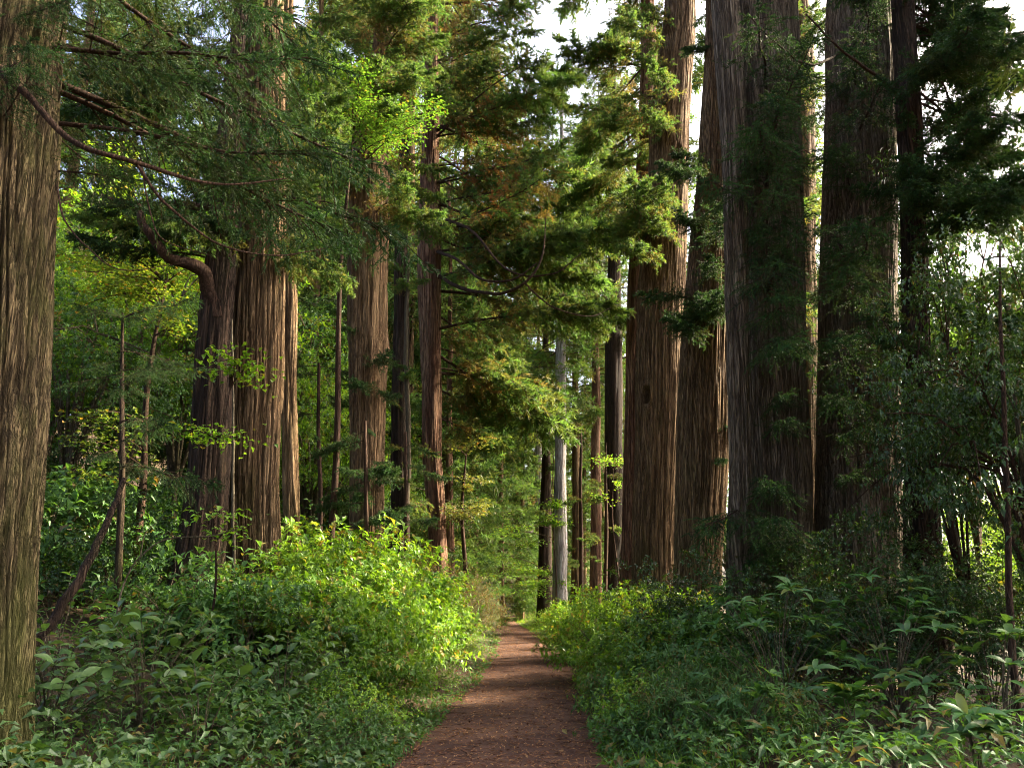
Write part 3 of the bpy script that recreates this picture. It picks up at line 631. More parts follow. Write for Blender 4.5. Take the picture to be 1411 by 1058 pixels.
far_spots = [(640, 46, 2, .95), (690, 42, 2, .62), (590, 36, 2, .8), (715, 58, 0, .8), (660, 62, 0, 1.0), (540, 44, 0, 1.0), (805, 60, 2, .55), (845, 52, 1, .7),
             (770, 70, 0, .75), (880, 62, 1, .8), (480, 38, 0, 1.05), (430, 30, 2, .9), (700, 78, 0, 1.0), (610, 80, 0, 1.15), (520, 66, 0, 1.2), (400, 52, 0, 1.1), (300, 40, 0, 1.0), (940, 56, 1, .8), (820, 84, 0, .8),
             (720, 48, 2, .5), (655, 38, 2, .5), (625, 52, 2, .9), (570, 54, 2, 1.0), (745, 64, 2, .7), (790, 62, 2, .6), (860, 76, 2, .6), (450, 46, 2, 1.0), (360, 34, 2, .9), (250, 48, 2, 1.1), (150, 40, 2, 1.1), (60, 44, 2, 1.2), (680, 96, 2, 1.1), (560, 96, 2, 1.2), (760, 100, 2, .9), (440, 90, 2, 1.3), (330, 80, 2, 1.3),
             (560, 34, 0, 1.5), (640, 52, 1, 1.6), (500, 40, 0, 1.6), (430, 37, 0, 1.5), (350, 42, 0, 1.6), (60, 35, 0, 1.5), (905, 46, 1, 1.55), (1065, 36, 1, 1.4), (1125, 44, 1, 1.4), (830, 70, 2, .9)]
for k, (px, Y, ck, s) in enumerate(far_spots):
    w = .28 * s / mpp(px, 700, Y)
    lab, gr = (('deep green cedar crown in the dense wood behind the bend of the path', GB) if 480 <= px < 880 else
               ('tall cedar in the wood on the slope beyond the massive streaked cedar', 'cedars on the slope') if px < 480 else
               ('tall cedar whose crown shows high in the gaps between the broad trunks', 'cedars seen between the broad trunks'))
    far_cedar(lab, [(px - w * .8, px + w * .8, 560), (px - w, px + w, 760)], Y, gz((px - CX) / F_PX * Y, Y) + 25.5 * s, M['bark_brown'], 60 + k, ck, s, gr)

# ---- broadleaf trees on the left slope and to the right
GL = 'broadleaf trees on the slope behind the black cedar'
for k, (px, Y, h, kind) in enumerate([(90, 17, 7.5, 'mid'), (170, 19, 9, 'lime'), (240, 22, 9.5, 'lime'), (60, 23, 11, 'lime'), (140, 27, 12, 'mid'), (430, 24, 8, 'lime'), (330, 27, 12, 'mid'), (230, 33, 14, 'lime'), (20, 30, 14, 'mid'), (440, 34, 12, 'lime'), (500, 28, 7, 'mid'), (-60, 20, 9, 'mid')]):
    broadleaf(kind, (px - CX) / F_PX * Y, Y, h, 'leafy broadleaf tree in the wood on the slope behind the black barked cedar', GL)
GRt = 'sunny broadleaf trees beyond the dark trunks'
for k, (x, Y, h, kind) in enumerate([(13.5, 30, 7, 'lime'), (18, 34, 7, 'lime'), (23, 36, 7.5, 'lime'), (16, 24, 5.0, 'lime'), (9.5, 32, 7, 'mid'), (21, 28, 5.5, 'mid'), (28, 44, 9, 'lime'), (12, 44, 9, 'lime')]):
    broadleaf(kind, x, Y, h, 'sunny yellow green tree seen in the gaps beyond the dark trunks', GRt)
GC = 'evergreens with dark glossy leaves against the bright sky'
for k, (px, Y, h, w) in enumerate([(1420, 8.8, 5.8, .75), (1310, 10.4, 6.0, .6), (1430, 12, 9.5, .68), (1390, 18, 10.5, .7), (1335, 21, 14, .6), (1440, 25, 18, .7)]):
    broadleaf('gloss', (px - CX) / F_PX * Y, Y, h, ['glossy leaved evergreen leaning in from the right picture edge beside the slender bare stem', 'glossy leaved evergreen right in front of the narrow dark leaning cedar', 'tall glossy leaved evergreen against the white sky above the slender bare stem', 'glossy leaved evergreen farther back beyond the narrow dark leaning cedar', 'tall thin crowned evergreen against the sky between the leaning cedar and the picture edge', 'tallest evergreen against the white sky in the upper right corner'][k], GC, wide=w, trunk_r=.055)

GO = 'unseen cedars added around the viewer for shade'  # out-of-view cedars, added to cut sky light on trunks and sun on the foreground
for k, (x, y, ck, s_) in enumerate([(-9, -3, 1, 1.0), (-1.5, -9, 1, 1.05), (-13, -9, 1, 1.1), (13, -8, 0, 1.1), (0, -24, 0, 1.1), (-9, -20, 0, 1.1), (11, -20, 0, 1.1), (11.5, 10.4, 0, .95), (15.5, 12.6, 0, 1.0)]):
    g_ = gz(x, y); t = thing(CED, 'unseen cedar added beside or behind the viewer to shade the near path and trunks', 'tree', (x, y, g_ - .1), GO)
    b = Buf(); tube(b, np.array([[0, 0, -.2], [0, 0, 1], [.1, 0, 10], [0, 0, 26 * s_]]), np.array([.6, .45, .3, .05]), 14); link('trunk', b.mesh('trunk', M['bark_brown']), t)
    o = link('crown', CROWNS[ck][1], t, (0, 0, 0), (0, 0, k * 2.1), s_); link('branchwork', CROWNS[ck][0], o)

# maple with lime leaves reaching in over the knotty cedar
def spray_tree(px, Y, h, label, mat, boxes, name='maple_tree', ll=.10, lw=.07, nleaf=90, seed=1, tr=.07):
    """a sapling whose flat leaf sprays each hang on a branch of their own"""
    x = (px - CX) / F_PX * Y; g = gz(x, Y); t = thing(name, label, 'tree', (x, Y, g - .05))
    b = Buf(); c = spline([[0, 0, -.1, tr * 1.2], [.08, .05, h * .3, tr], [-.06, 0, h * .65, tr * .7], [.05, 0, h, tr * .3]], 22)
    tube(b, c[:, :3], c[:, 3], 8); link('trunk', b.mesh('trunk', M['twig']), t)
    rng = np.random.default_rng(seed)
    for x0, y0, x1, y1, n, Ya, Yb in boxes:
        for _ in range(n):
            tip = np.array(at(rng.uniform(x0, x1), rng.uniform(y0, y1), rng.uniform(Ya, Yb)) - t.location)
            z = np.clip(tip[2] - rng.uniform(-.2, .35) * np.hypot(tip[0], tip[1]), .4, h * .97)
            st_ = np.array([np.interp(z, c[:, 2], c[:, 0]), np.interp(z, c[:, 2], c[:, 1]), z])
            L = np.linalg.norm(tip - st_); d = (tip - st_) / L; sd = unit(np.cross(d, [0, 0, 1]))
            w = Buf(); cu = spline(np.array([st_, (st_ + tip) / 2 + [0, 0, .08 * L], tip]), 8); tube(w, cu, np.linspace(.02, .004, 8), 5)
            o = link('branch', w.mesh('branch', M['twig']), t)
            f = rng.uniform(max(.2, 1 - 1.6 / L), 1.02, nleaf); wid = .34 * (1.15 - f) + .1
            p = st_ + d * (L * f)[:, None] + sd * rng.normal(0, 1, nleaf)[:, None] * wid[:, None] * 1.0 + np.stack([rng.normal(0, .03, nleaf), rng.normal(0, .03, nleaf), rng.normal(0, .06, nleaf) + .16 * L * f * (1 - f)], 1)
            fo = Buf(); ld = unit(d * .6 + rdir(nleaf, rng) * np.array([1, 1, .25])); nr = unit(np.array([0, 0, 1]) + rdir(nleaf, rng) * .35)
            cc = np.stack([rng.uniform(0, 1, nleaf), (rng.uniform(0, 1, nleaf) < .06) * .8, rng.uniform(0, 1, nleaf)], 1)
            leaves(fo, p, ld, nr, ll * rng.uniform(.6, 1.2, nleaf), lw * rng.uniform(.6, 1.2, nleaf), cc)
            link('foliage', fo.mesh('foliage', mat, False), o)
    return t
spray_tree(455, 15.5, 11.5, 'maple with lime green leaf layers lit high beside the knotty cedar', M['maple'], [(400, 70, 520, 130, 6, 14.5, 16), (500, 140, 620, 185, 9, 14, 15.5), (420, 80, 500, 110, 4, 14, 15)], seed=4, nleaf=260, ll=.085, lw=.055)
spray_tree(190, 13.5, 6.2, 'maple sapling with yellowing leaves behind the tan trunk', M['yel'], [(80, 340, 270, 450, 13, 12, 14), (60, 330, 180, 400, 5, 12.5, 14.5), (60, 560, 130, 680, 4, 12, 13)], seed=5, nleaf=130)
spray_tree(300, 10.2, 3.9, 'thin sapling with light green leaves in front of the black cedar trunk', M['lime'], [(285, 480, 360, 515, 4, 9.8, 10.3), (230, 560, 320, 620, 3, 10, 10.6), (300, 700, 340, 735, 2, 9.8, 10.2)], name='sapling', seed=6, nleaf=60, tr=.016)
spray_tree(640, 23, 5.6, 'young tree with olive yellow leaf layers by the reddish cedar', M['olive'], [(605, 600, 690, 720, 12, 21, 24)], seed=7, nleaf=130, ll=.13, lw=.08)
spray_tree(775, 34, 4.2, 'small tree spreading pale green layers over the bend of the path', M['lime'], [(690, 770, 780, 815, 9, 30, 33), (640, 730, 720, 790, 6, 31, 34)], seed=8, nleaf=130, ll=.14, lw=.09, tr=.05)
spray_tree(845, 25, 5.6, 'sapling with scattered pale leaves before the dark trunk near the knot hole cedar', M['lime'], [(820, 600, 860, 720, 6, 23.5, 25)], name='sapling', seed=9, nleaf=55, tr=.03)
spray_tree(762, 32.4, 7.4, 'climbing plant with fresh green leaves on the white barked trunk', M['lime'], [(752, 680, 772, 735, 7, 31.6, 32.3)], name='climber', seed=10, nleaf=120, ll=.13, lw=.09, tr=.03)

# young fir with flat dark layers, before the yellowing maple
fir = Tree('fir_sapling', 'young fir with flat dark layers in front of the yellowing maple', 'tree', [(165, 168, 430), (163, 169, 560), (162, 171, 690)], 11.0, 5.9, M['bark_deep'], 41, ring=24, tip=.01, ridge=.003, flute=.02, flare=.1, zstep=.2)
fir.fill([(80, 410, 270, 470, 7, 10.2, 11.8), (70, 470, 280, 560, 8, 10, 11.6), (80, 560, 290, 660, 8, 10, 11.6)], FINE)
for k, (px, py, Y, n_) in enumerate([(505, 640, 15.2, 9), (440, 560, 18, 8), (560, 655, 17, 8)]):
    t = Tree('fir_sapling', ['young conifer in the shade at the foot of the knotty cedar', 'young conifer right of the massive pale streaked cedar', 'young conifer under the dark slender cedar'][k], 'tree', [(px - 2, px + 2, py - 60), (px - 3, px + 3, py + 80)], Y, at(px, py - 90, Y).z, M['twig'], 45 + k, ring=20, tip=.01, ridge=.003, flute=.02, flare=.1, zstep=.2)
    t.fill([(px - 70, py - 60, px + 60, py + 70, n_, Y - .9, Y + .7)], MIDD)

for k, (px, py, Y, n_) in enumerate([(800, 690, 29, 10), (835, 720, 26, 8), (765, 745, 36, 7)]):
    t = Tree('fir_sapling', ['young conifer hiding the foot of the brown trunk beside the white barked tree', 'young conifer just left of the cedar with the knot hole', 'young conifer low down between the dark trunk and the white barked tree'][k], 'tree', [(px - 2, px + 2, py - 60), (px - 3, px + 3, py + 80)], Y, at(px, py - 110, Y).z, M['twig'], 51 + k, ring=20, tip=.01, ridge=.003, flute=.02, flare=.1, zstep=.2)
    t.fill([(px - 35, py - 90, px + 35, py + 90, n_, Y - 1.2, Y + .8)], MIDB)

# ================================================================== THE SHRUBS
rs = random.Random(17)
def row(kind, spots, label, group, name='shrub'):
    for px, Y, s in spots:
        shrub(kind, (px - CX) / F_PX * Y, Y, s, label, group, name, rnd=rs, sz=rs.uniform(.9, 1.15))
def scatter(kind, n, Yr, dr, side, s, label, group, name='shrub'):
    k = 0
    while k < n:
        Y = rs.uniform(*Yr); d = rs.uniform(*dr); x = float(pcx(Y)) + side * (float(pwid(Y)) + d)
        if abs(x) / Y > .80: continue
        shrub(kind, x, Y, rs.uniform(*s), label, group, name, rnd=rs, sz=rs.uniform(.85, 1.15)); k += 1
row('lime', [(425, 11.5, .8), (480, 12.5, 1.05), (540, 12, .8), (515, 14, 1.25), (455, 15, 1.3), (440, 13, 1.05), (578, 13.2, .75), (555, 15.5, 1.05), (592, 16.5, .9), (395, 12.2, .85), (500, 10.6, .65), (550, 11, .5)],
    'bright lime green shrub in the sunlit thicket on the left bank of the path', 'lime shrubs on the left bank')
row('olive', [(605, 17, 1.15), (632, 19, 1.15), (605, 20, 1.3), (640, 22, 1.1), (628, 23.5, 1.2), (640, 26, 1.05), (625, 28.5, 1.2), (540, 17.5, 1.35), (580, 19, 1.35)],
    'small leaved olive green shrub in the rounded hedge where the left bank meets the path', 'olive shrubs on the left bank')
scatter('mid', 9, (10, 13.5), (2.2, 6.5), -1, (.7, 1.1), 'mid green shrub under the cedars on the left slope', 'mid green shrubs on the left slope')
scatter('gloss', 14, (12, 24), (4, 13), -1, (.55, .9), 'dark evergreen shrub in deep shade on the left slope', 'dark shrubs on the left slope')
scatter('mid', 16, (14, 30), (4, 14), -1, (1.0, 1.8), 'tall mid green bush filling the left slope between the cedars', 'bushes between the cedars')
row('mid', [(110, 14, 1.5), (180, 15, 1.5), (60, 13, 1.4), (240, 16.5, 1.4)], 'tall leafy bush on the slope behind the leaning dead branch', 'bushes behind the dead branch')
scatter('lowlime', 24, (9, 23), (.4, 1.1), -1, (.55, .9), 'low light green plant spilling over the left edge of the path', 'low plants on the left path edge', 'low_shrub')
scatter('low', 14, (8, 12), (.2, 2.4), -1, (.4, .75), 'low leafy plant in the shade at the near left path edge', 'low shaded plants at the near left', 'low_shrub')
scatter('lowlime', 26, (13, 40), (.45, 1.8), 1, (.7, 1.2), 'low sunlit plant along the right edge of the path', 'low sunlit plants on the right path edge', 'low_shrub')
scatter('lowlime', 14, (8.5, 15), (.1, 1.8), 1, (.5, .9), 'fresh green low plant between the path and the big leaved shrubs', 'fresh low plants on the right bank', 'low_shrub')
scatter('low', 14, (7.2, 15), (.1, 1.8), 1, (.45, .8), 'low plant in shade along the near right edge of the path', 'low shaded plants at the near right', 'low_shrub')
scatter('sas', 12, (7.5, 13), (.3, 2.2), 1, (.5, .85), 'clump of narrow bamboo grass beside the right edge of the path', 'bamboo grass clumps', 'bamboo_grass')
row('lime', [(830, 15, .8), (860, 16, .95), (800, 19, .75), (850, 20, .9), (795, 24, .75), (870, 13.2, .75), (785, 30, .8), (905, 13.8, .85), (880, 11.4, .55), (845, 12.6, .5), (915, 12, .6)],
    'sunlit light green shrub on the right bank in front of the cedars', 'light green shrubs on the right bank')
row('mid', [(930, 11, .8), (950, 12.5, .9), (1000, 11.5, .9)],
    'mid green shrub on the right bank before the leaning cedar', 'mid green shrubs on the right bank')
row('gloss', [(905, 12.8, .72), (985, 12.4, .75), (1060, 10.6, .55), (1150, 10.2, .6), (1240, 9.8, .7), (1320, 9.4, .6), (1400, 9.5, .7), (1200, 11.2, .9), (1290, 11, .8), (1100, 11.2, .7)],
    'shrub with small dark glossy leaves in the thicket before the broad trunks', 'glossy shrubs on the right')
scatter('olive', 10, (36, 60), (3.2, 6), -1, (.8, 1.4), 'pale bush beside the far bend of the path', 'bushes at the far bend')
scatter('mid', 14, (36, 62), (2, 12), 1, (.9, 1.6), 'bush among the trunks at the far bend', 'bushes among the far trunks')
scatter('lime', 14, (16, 34), (9, 18), 1, (.9, 1.5), 'sunny bush in the open beyond the dark right hand trunks', 'sunny bushes beyond the trunks')

# ---- shrubs near enough to count their leaves: each leaf a part
def leaf_mesh(L, Wd, name, mat, tint, curl=.25, seed=0):
    n = 6; s = np.linspace(0, 1, n); w = Wd * .5 * np.sin(np.pi * s ** .8) ** .8; w[0] = Wd * .02; w[-1] = 0
    z = L * (.10 * np.sin(s * 2.6) - curl * s ** 2); b = Buf()
    v = []
    for i in range(n):
        v += [[s[i] * L, -w[i], z[i] + w[i] * .28], [s[i] * L, 0, z[i]], [s[i] * L, w[i], z[i] + w[i] * .28]]
    q = []
    for i in range(n - 1):
        q += [[3 * i, 3 * i + 3, 3 * i + 4, 3 * i + 1], [3 * i + 1, 3 * i + 4, 3 * i + 5, 3 * i + 2]]
    b.add(v, q=q, c=np.tile(tint, (len(v), 1))); return b.mesh(name, mat)
LEAF = {k: [leaf_mesh(1, a, 'leaf', M[m], (rs.uniform(0, 1), (.45 if (j == 6 and y) else 0), rs.uniform(.1, .9)), cu * rs.uniform(.5, 1.6)) for j in range(7)]
        for k, a, m, cu, y in (('hyd', .46, 'hyd', .22, 0), ('gl', .40, 'mid', .2, 0), ('broad', .30, 'broad', .3, 1), ('sasa', .13, 'broad', .45, 1))}
def orient(d, n):
    d = Vector(d).normalized(); n = Vector(n); y = n.cross(d).normalized(); z = d.cross(y)
    return Matrix((d, y, z)).transposed().to_euler()
def leaf_plant(name, label, x, y, h, r, ntw, per, L, kind, seed, cat='shrub', stem_mat='bark_sap', whorl=False, flat=.5, gz_off=-.04, low=.25):
    rng = random.Random(seed); t = thing(name, label, cat, (x, y, gz(x, y) + gz_off))
    n = 0
    for k in range(ntw):
        a = rng.uniform(0, 6.28); e = rng.uniform(low, 1.0); rr = r * math.sqrt(max(0, 1 - (e * .92) ** 2)) * rng.uniform(.45, 1.05)
        tip = np.array([math.cos(a) * rr, math.sin(a) * rr, h * e * rng.uniform(.88, 1.08)])
        b = Buf(); f0 = np.array([math.cos(a) * r * .06, math.sin(a) * r * .06, 0]); 
        cu = spline(np.array([f0, tip * np.array([.35, .35, .55]), tip]), 9)
        tube(b, cu, np.linspace(.008, .003, 9), 5); link('stem', b.mesh('stem', M[stem_mat]), t)
        ax = unit(cu[-1] - cu[-3]); out = unit(np.array([math.cos(a), math.sin(a), .1]))
        ph = rng.uniform(0, 6.28)
        for j in range(per):
            f = 1 - (0 if whorl else .55 * (j // 2) / max(1, per / 2)) * rng.uniform(.8, 1)
            p = np.array([np.interp(f, np.linspace(0, 1, 9), cu[:, c_]) for c_ in range(3)])
            an = ph + (2.4 * j if whorl else (math.pi * (j % 2) + 1.57 * (j // 2))) + rng.uniform(-.25, .25)
            d = np.array([math.cos(an), math.sin(an), rng.uniform(-.15, .35)]) + ax * .35 + out * .35
            nn = np.array([0, 0, 1.]) + ax * .4 + out * .3 + np.array([rng.uniform(-.25, .25), rng.uniform(-.25, .25), 0])
            link('leaf', rng.choice(LEAF[kind]), t, p, orient(d, nn), L * rng.uniform(.6, 1.12) * (1 if j < 4 else .85)); n += 1
    return t
def X(px, Y): return (px - CX) / F_PX * Y
leaf_plant('hydrangea_shrub', 'pale green broad leaved shrub spreading its tips over the near left corner', X(235, 8.4), 8.4, 1.25, 1.0, 44, 6, .20, 'hyd', 1)
leaf_plant('hydrangea_shrub', 'pale broad leaved shrub standing against the tan trunk', X(115, 7.7), 7.7, 1.05, .8, 28, 6, .20, 'hyd', 21)
leaf_plant('hydrangea_shrub', 'broad leaved shrub at the bottom of the picture halfway from tan trunk to path', X(310, 7.4), 7.4, .85, .75, 28, 6, .19, 'hyd', 22, low=.1)
leaf_plant('hydrangea_shrub', 'soft green shrub between the pale broad leaved one and the path', X(410, 9.0), 9.0, .95, .85, 34, 6, .17, 'hyd', 2)
leaf_plant('hydrangea_shrub', 'leafy shrub with big leaves just below the pale streaked cedar trunk', X(355, 10.6), 10.6, 1.55, .8, 20, 6, .18, 'gl', 3)
leaf_plant('hydrangea_shrub', 'loose shrub with narrow leaves at the foot of the black cedar', X(110, 9.6), 9.6, 1.25, .9, 20, 6, .18, 'gl', 4)
leaf_plant('broadleaf_shrub', 'big leaved dark shrub below the thickest grey trunk', X(1050, 8.6), 8.6, 1.5, 1.0, 42, 7, .23, 'broad', 5, whorl=True)
leaf_plant('broadleaf_shrub', 'big leaved shrub in front of the veiled broad trunk', X(1200, 8.6), 8.6, 1.55, .95, 42, 7, .22, 'broad', 6, whorl=True)
leaf_plant('rosette_plant', 'single rosette of large drooping leaves beside the dark big leaved shrub', X(1142, 7.1), 7.1, .62, .16, 4, 9, .30, 'broad', 7, cat='plant', whorl=True, low=.8)
leaf_plant('rosette_plant', 'large leaved plant in the near right corner with long pale leaves', X(1290, 6.4), 6.4, .50, .30, 7, 8, .27, 'broad', 8, cat='plant', whorl=True, low=.7)
leaf_plant('bamboo_grass', 'bamboo grass with long arching leaves at the bottom of the picture', X(1195, 6.3), 6.3, .42, .32, 9, 5, .34, 'sasa', 9, cat='grass', low=.6)
leaf_plant('bamboo_grass', 'bamboo grass with narrow blades at the right picture edge', X(1400, 6.6), 6.6, .62, .3, 8, 5, .32, 'sasa', 10, cat='grass', low=.6)
leaf_plant('broadleaf_shrub', 'glossy leaved shrub filling the right picture edge', X(1330, 7.6), 7.6, 1.1, .8, 22, 7, .18, 'gl', 11, whorl=True)
leaf_plant('broadleaf_shrub', 'low big leaved plant at the edge of the bamboo grass by the path', X(1000, 7.6), 7.6, .75, .6, 14, 7, .17, 'gl', 12, whorl=True, low=.1)
leaf_plant('broadleaf_shrub', 'low dark plant between the single rosette and the right hand corner plant', X(1215, 7.4), 7.4, .7, .6, 14, 7, .17, 'gl', 13, whorl=True, low=.1)

# ---- ferns: every frond a part
def frond_mesh(seed, L=.62):
    rng = np.random.default_rng(seed); b = Buf(); n = 26
    t = np.linspace(0, 1, n); cu = np.stack([L * t * (1 - .12 * t), .03 * np.sin(t * 3), L * (.55 * t - .62 * t ** 2.2)], 1)
    tube(b, cu, np.linspace(.004, .0012, n), 4)
    f = np.repeat(np.linspace(.12, .99, 34), 2); sg = np.tile([1, -1], 34)
    p = np.stack([np.interp(f, t, cu[:, k]) for k in range(3)], 1); tg = unit(np.stack([np.interp(f, t, np.gradient(cu[:, k])) for k in range(3)], 1))
    ln = .17 * L / .62 * np.sin(np.pi * (.12 + .86 * f)) ** .8 + .012
    d = unit(np.array([0, 1., 0]) * sg[:, None] + tg * .35 + np.array([0, 0, -.12]))
    leaves(b, p, d, np.array([0, 0, 1.]) + rdir(68, rng) * .15, ln, .026, np.stack([rng.uniform(.2, 1, 68), np.zeros(68), rng.uniform(.2, .8, 68)], 1), fold=.1, droop=.12)
    return b.mesh('frond', M['mid'], False)
FROND = [frond_mesh(i) for i in range(3)]
for px, Y, s_, lab in [(75, 6.9, .9, 'fern arching out right beside the foot of the tan trunk'), (190, 6.6, .8, 'fern at the bottom of the picture under the pale broad leaved shrubs'), (470, 7.9, .75, 'fern by the left edge of the path at the bottom of the picture'), (520, 9.6, .6, 'small fern on the left path edge below the lime shrubs'), (905, 7.4, .8, 'fern near the right edge of the path at the bottom of the picture'), (1090, 6.7, .8, 'fern beside the single rosette of large leaves'), (870, 9.2, .65, 'small fern by the right path edge beneath the fresh low plants'), (30, 8.6, .9, 'fern on the slope just behind the tan trunk')]:
    x = X(px, Y); t = thing('fern', lab, 'fern', (x, Y, gz(x, Y) - .02)); r0 = rs.uniform(0, 6.28)
    for k in range(9):
        link('frond', rs.choice(FROND), t, (0, 0, .03), (rs.uniform(-.2, .2), rs.uniform(-.45, .05), r0 + k * .698 + rs.uniform(-.2, .2)), s_ * rs.uniform(.75, 1.1))

# ---- bare leaning wood on the left, camellia stem on the right
def wood(name, label, pts, mat, cat):
    w = [list(at(x, y, Y)) + [r] for x, y, Y, r in pts]; c = spline(w, 24); o0 = Vector(c[0, :3])
    b = Buf(); tube(b, c[:, :3] - np.array(o0) + (np.stack([vnoise(np.arange(24) * .7, np.full(24, k + .5), 77) - .5 for k in range(3)], 1)) * c[:, 3:4], c[:, 3], 8)
    return tag(link(name, b.mesh(name, mat), None, o0), label, cat)
wood('fallen_branch', 'dark dead branch leaning across the slope near the tan trunk', [(40, 900, 8.6, .05), (80, 842, 8.8, .055), (120, 780, 9.0, .05), (150, 715, 9.3, .04), (170, 660, 9.5, .03)], M['bark_deep'], 'branch')
t = wood('bare_sapling', 'bare pale sapling arching before the foot of the black cedar', [(160, 850, 9.0, .012), (172, 800, 9.0, .011), (195, 765, 9.0, .010), (232, 742, 9.0, .008), (290, 738, 9.0, .006), (338, 725, 9.0, .003)], M['bark_sap'], 'sapling')
b = Buf(); c = spline([list(at(x, y, 9.0) - t.location) + [r] for x, y, r in ((193, 768, .008), (200, 735, .006), (218, 718, .004))], 8); tube(b, c[:, :3], c[:, 3], 6); link('twig', b.mesh('twig', M['bark_sap']), t)
wood('thin_trunk', 'pale thin stem standing close in front of the massive streaked cedar', [(320, 850, 11.6, .028), (322, 760, 11.6, .026), (321, 690, 11.6, .024), (322, 600, 11.7, .02), (321, 520, 11.8, .016), (319, 440, 11.9, .012)], M['bark_sap'], 'sapling')
wood('thin_trunk', 'slender bare stem at the right picture edge rising from the glossy shrubs', [(1402, 985, 8.0, .038), (1392, 850, 8.0, .034), (1388, 700, 8.05, .03), (1384, 560, 8.1, .025), (1378, 430, 8.2, .018), (1378, 330, 8.3, .01)], M['twig'], 'sapling')
wood('thin_trunk', 'mossy thin stem between the dark slender cedar and the reddish cedar', [(560, 720, 19.6, .07), (563, 600, 19.6, .065), (560, 480, 19.6, .06), (562, 350, 19.6, .05)], M['bark_sap'], 'sapling')

# ================================================================== GROUND COVER AND LITTER (uncountable)
def cover(side, n, Yr, dmax, mat, name, label, ll, lw, hmax, seed, blade=False, edge=1.0):
    rng = np.random.default_rng(seed)
    Y = Yr[0] + (Yr[1] - Yr[0]) * rng.uniform(0, 1, n) ** 1.6
    d = dmax * rng.uniform(0, 1, n) ** 1.7 - .08 - .22 * (vnoise(Y * .9, Y * 0, seed) - .3)
    x = pcx(Y) + side * (pwid(Y) + d)
    keep = (fbm(x * .8, Y * .8, seed) > .36) | (rng.uniform(0, 1, n) < .35); x, Y, d = x[keep], Y[keep], d[keep]; n = len(x)
    z = height(x, Y); hh = hmax * np.clip(.25 + d * .6, .12, 1) * (.4 + 1.1 * fbm(x * 1.3, Y * 1.3, seed + 4))
    b = Buf(); c = np.stack([rng.uniform(0, 1, n), (rng.uniform(0, 1, n) < .08) * .8, rng.uniform(0, 1, n)], 1)
    if blade:
        a = rdir(n, rng) * np.array([1, 1, 0]) + np.array([0, 0, 1.1])
        leaves(b, np.stack([x, Y, z - .02], 1), a, rdir(n, rng), ll * rng.uniform(.5, 1.2, n) * (.5 + hh / hmax), lw, c, droop=.45)
    else:
        p = np.stack([x, Y, z + hh * rng.uniform(0, 1, n) ** .7], 1)
        leaves(b, p, rdir(n, rng) * np.array([1, 1, .35]), np.array([0, 0, 1]) + rdir(n, rng) * .5, ll * rng.uniform(.5, 1.25, n), lw * rng.uniform(.6, 1.2, n), c)
    return tag(link(name, b.mesh(name, mat, False)), label, 'ground cover', kind='stuff')
cover(-1, 17000, (5.5, 34), 7, M['mid'], 'ground_cover', 'small leaves carpeting the left bank', .095, .05, .34, 1)
cover(1, 17000, (5.5, 42), 7, M['mid'], 'ground_cover', 'small leaves carpeting the right bank', .08, .04, .30, 2)
cover(1, 3600, (5.2, 11), 8, M['mid'], 'ground_cover', 'broad leaves under the big leaved shrubs on the right', .15, .06, .5, 8)
cover(-1, 5500, (5.2, 11), 9, M['hyd'], 'ground_cover', 'broad pale leaves under the shrubs at the near left', .14, .065, .5, 9)
cover(-1, 3000, (5.0, 16), 4, M['mid'], 'grass', 'grass blades along the left edge of the path', .28, .014, .3, 3, True)
cover(1, 5000, (7.0, 40), 2, M['lime'], 'grass', 'grass blades along the right edge of the path', .24, .012, .3, 4, True)
cover(-1, 5000, (36, 66), 5, M['lime'], 'grass', 'grass verge on the left of the far bend', .3, .02, .3, 5, True)
cover(1, 5000, (36, 66), 6, M['lime'], 'grass', 'grass verge on the right of the far bend', .3, .02, .3, 6, True)
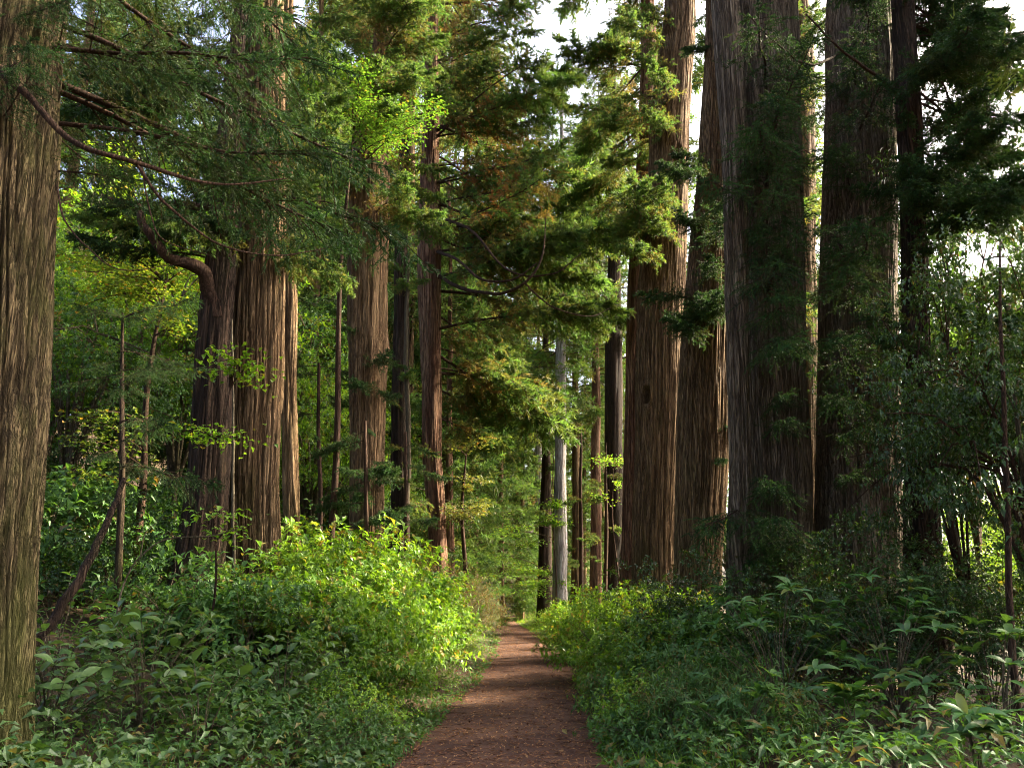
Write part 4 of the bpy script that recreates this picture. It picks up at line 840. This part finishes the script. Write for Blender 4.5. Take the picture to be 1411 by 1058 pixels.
def litter(n, seed, name, label, ll, lw, wide):
    rng = np.random.default_rng(seed); b = Buf()
    Y = 4 + 52 * rng.uniform(0, 1, n) ** 1.9; s = np.clip(rng.normal(0, .62, n), -1, 1) if not wide else rng.uniform(-1, 1, n)
    x = pcx(Y) + pwid(Y) * s * 1.02; z = pathz(x, Y) - .03 * s ** 2 + .004
    c = np.stack([rng.uniform(0, 1, n), (rng.uniform(0, 1, n) < .45) * 1., rng.uniform(0, 1, n)], 1)
    leaves(b, np.stack([x, Y, z + rng.uniform(0, .01, n)], 1), rdir(n, rng) * np.array([1, 1, .15]), np.array([0, 0, 1]) + rdir(n, rng) * .3, ll * rng.uniform(.5, 1.3, n), lw * rng.uniform(.6, 1.2, n), c, droop=.05)
    tag(link(name, b.mesh(name, M['litter'], False)), label, 'litter', kind='stuff')
litter(26000, 1, 'leaf_litter', 'dry brown needles strewn over the path', .085, .012, True)
litter(9000, 2, 'leaf_litter', 'small dry leaves strewn over the path', .05, .026, True)
def slope_litter(n, seed):
    rng = np.random.default_rng(seed); b = Buf(); Y = 5 + 25 * rng.uniform(0, 1, n) ** 1.5; x = pcx(Y) + np.where(rng.uniform(0, 1, n) < .6, -1, 1) * (pwid(Y) + 7 * rng.uniform(0, 1, n) ** 1.5)
    c = np.stack([rng.uniform(0, 1, n), (rng.uniform(0, 1, n) < .5) * 1., rng.uniform(0, 1, n)], 1)
    leaves(b, np.stack([x, Y, height(x, Y) + .012], 1), rdir(n, rng) * np.array([1, 1, .3]), np.array([0, 0, 1]) + rdir(n, rng) * .5, .07 * rng.uniform(.5, 1.3, n), .025, c)
    tag(link('leaf_litter', b.mesh('leaf_litter', M['litter'], False)), 'dead leaves under the shrubs on both banks', 'litter', kind='stuff')
slope_litter(9000, 3)

def twig_litter(n, seed):
    rng = np.random.default_rng(seed); b = Buf()
    for k in range(n):
        Y = 5 + 22 * rng.uniform() ** 1.7; s_ = np.sign(rng.uniform(-1, 1)) * rng.uniform(0, 1) ** .5; x = float(pcx(Y) + pwid(Y) * s_ * 1.0)
        a = rng.uniform(0, 6.28); L = rng.uniform(.06, .28); z = float(pathz(np.array([x]), np.array([Y]))[0]) - .03 * s_ ** 2 + .008
        tt = np.linspace(-.5, .5, 5); p = np.stack([x + np.cos(a) * L * tt, Y + np.sin(a) * L * tt + .04 * L * np.sin(tt * 7), np.full(5, z) + .01 * rng.uniform(0, 1, 5)], 1)
        tube(b, p, np.linspace(.004, .002, 5), 4)
    tag(link('twig_litter', b.mesh('twig_litter', M['twig'])), 'small dead twigs lying along the path', 'litter', kind='stuff')
twig_litter(260, 5)
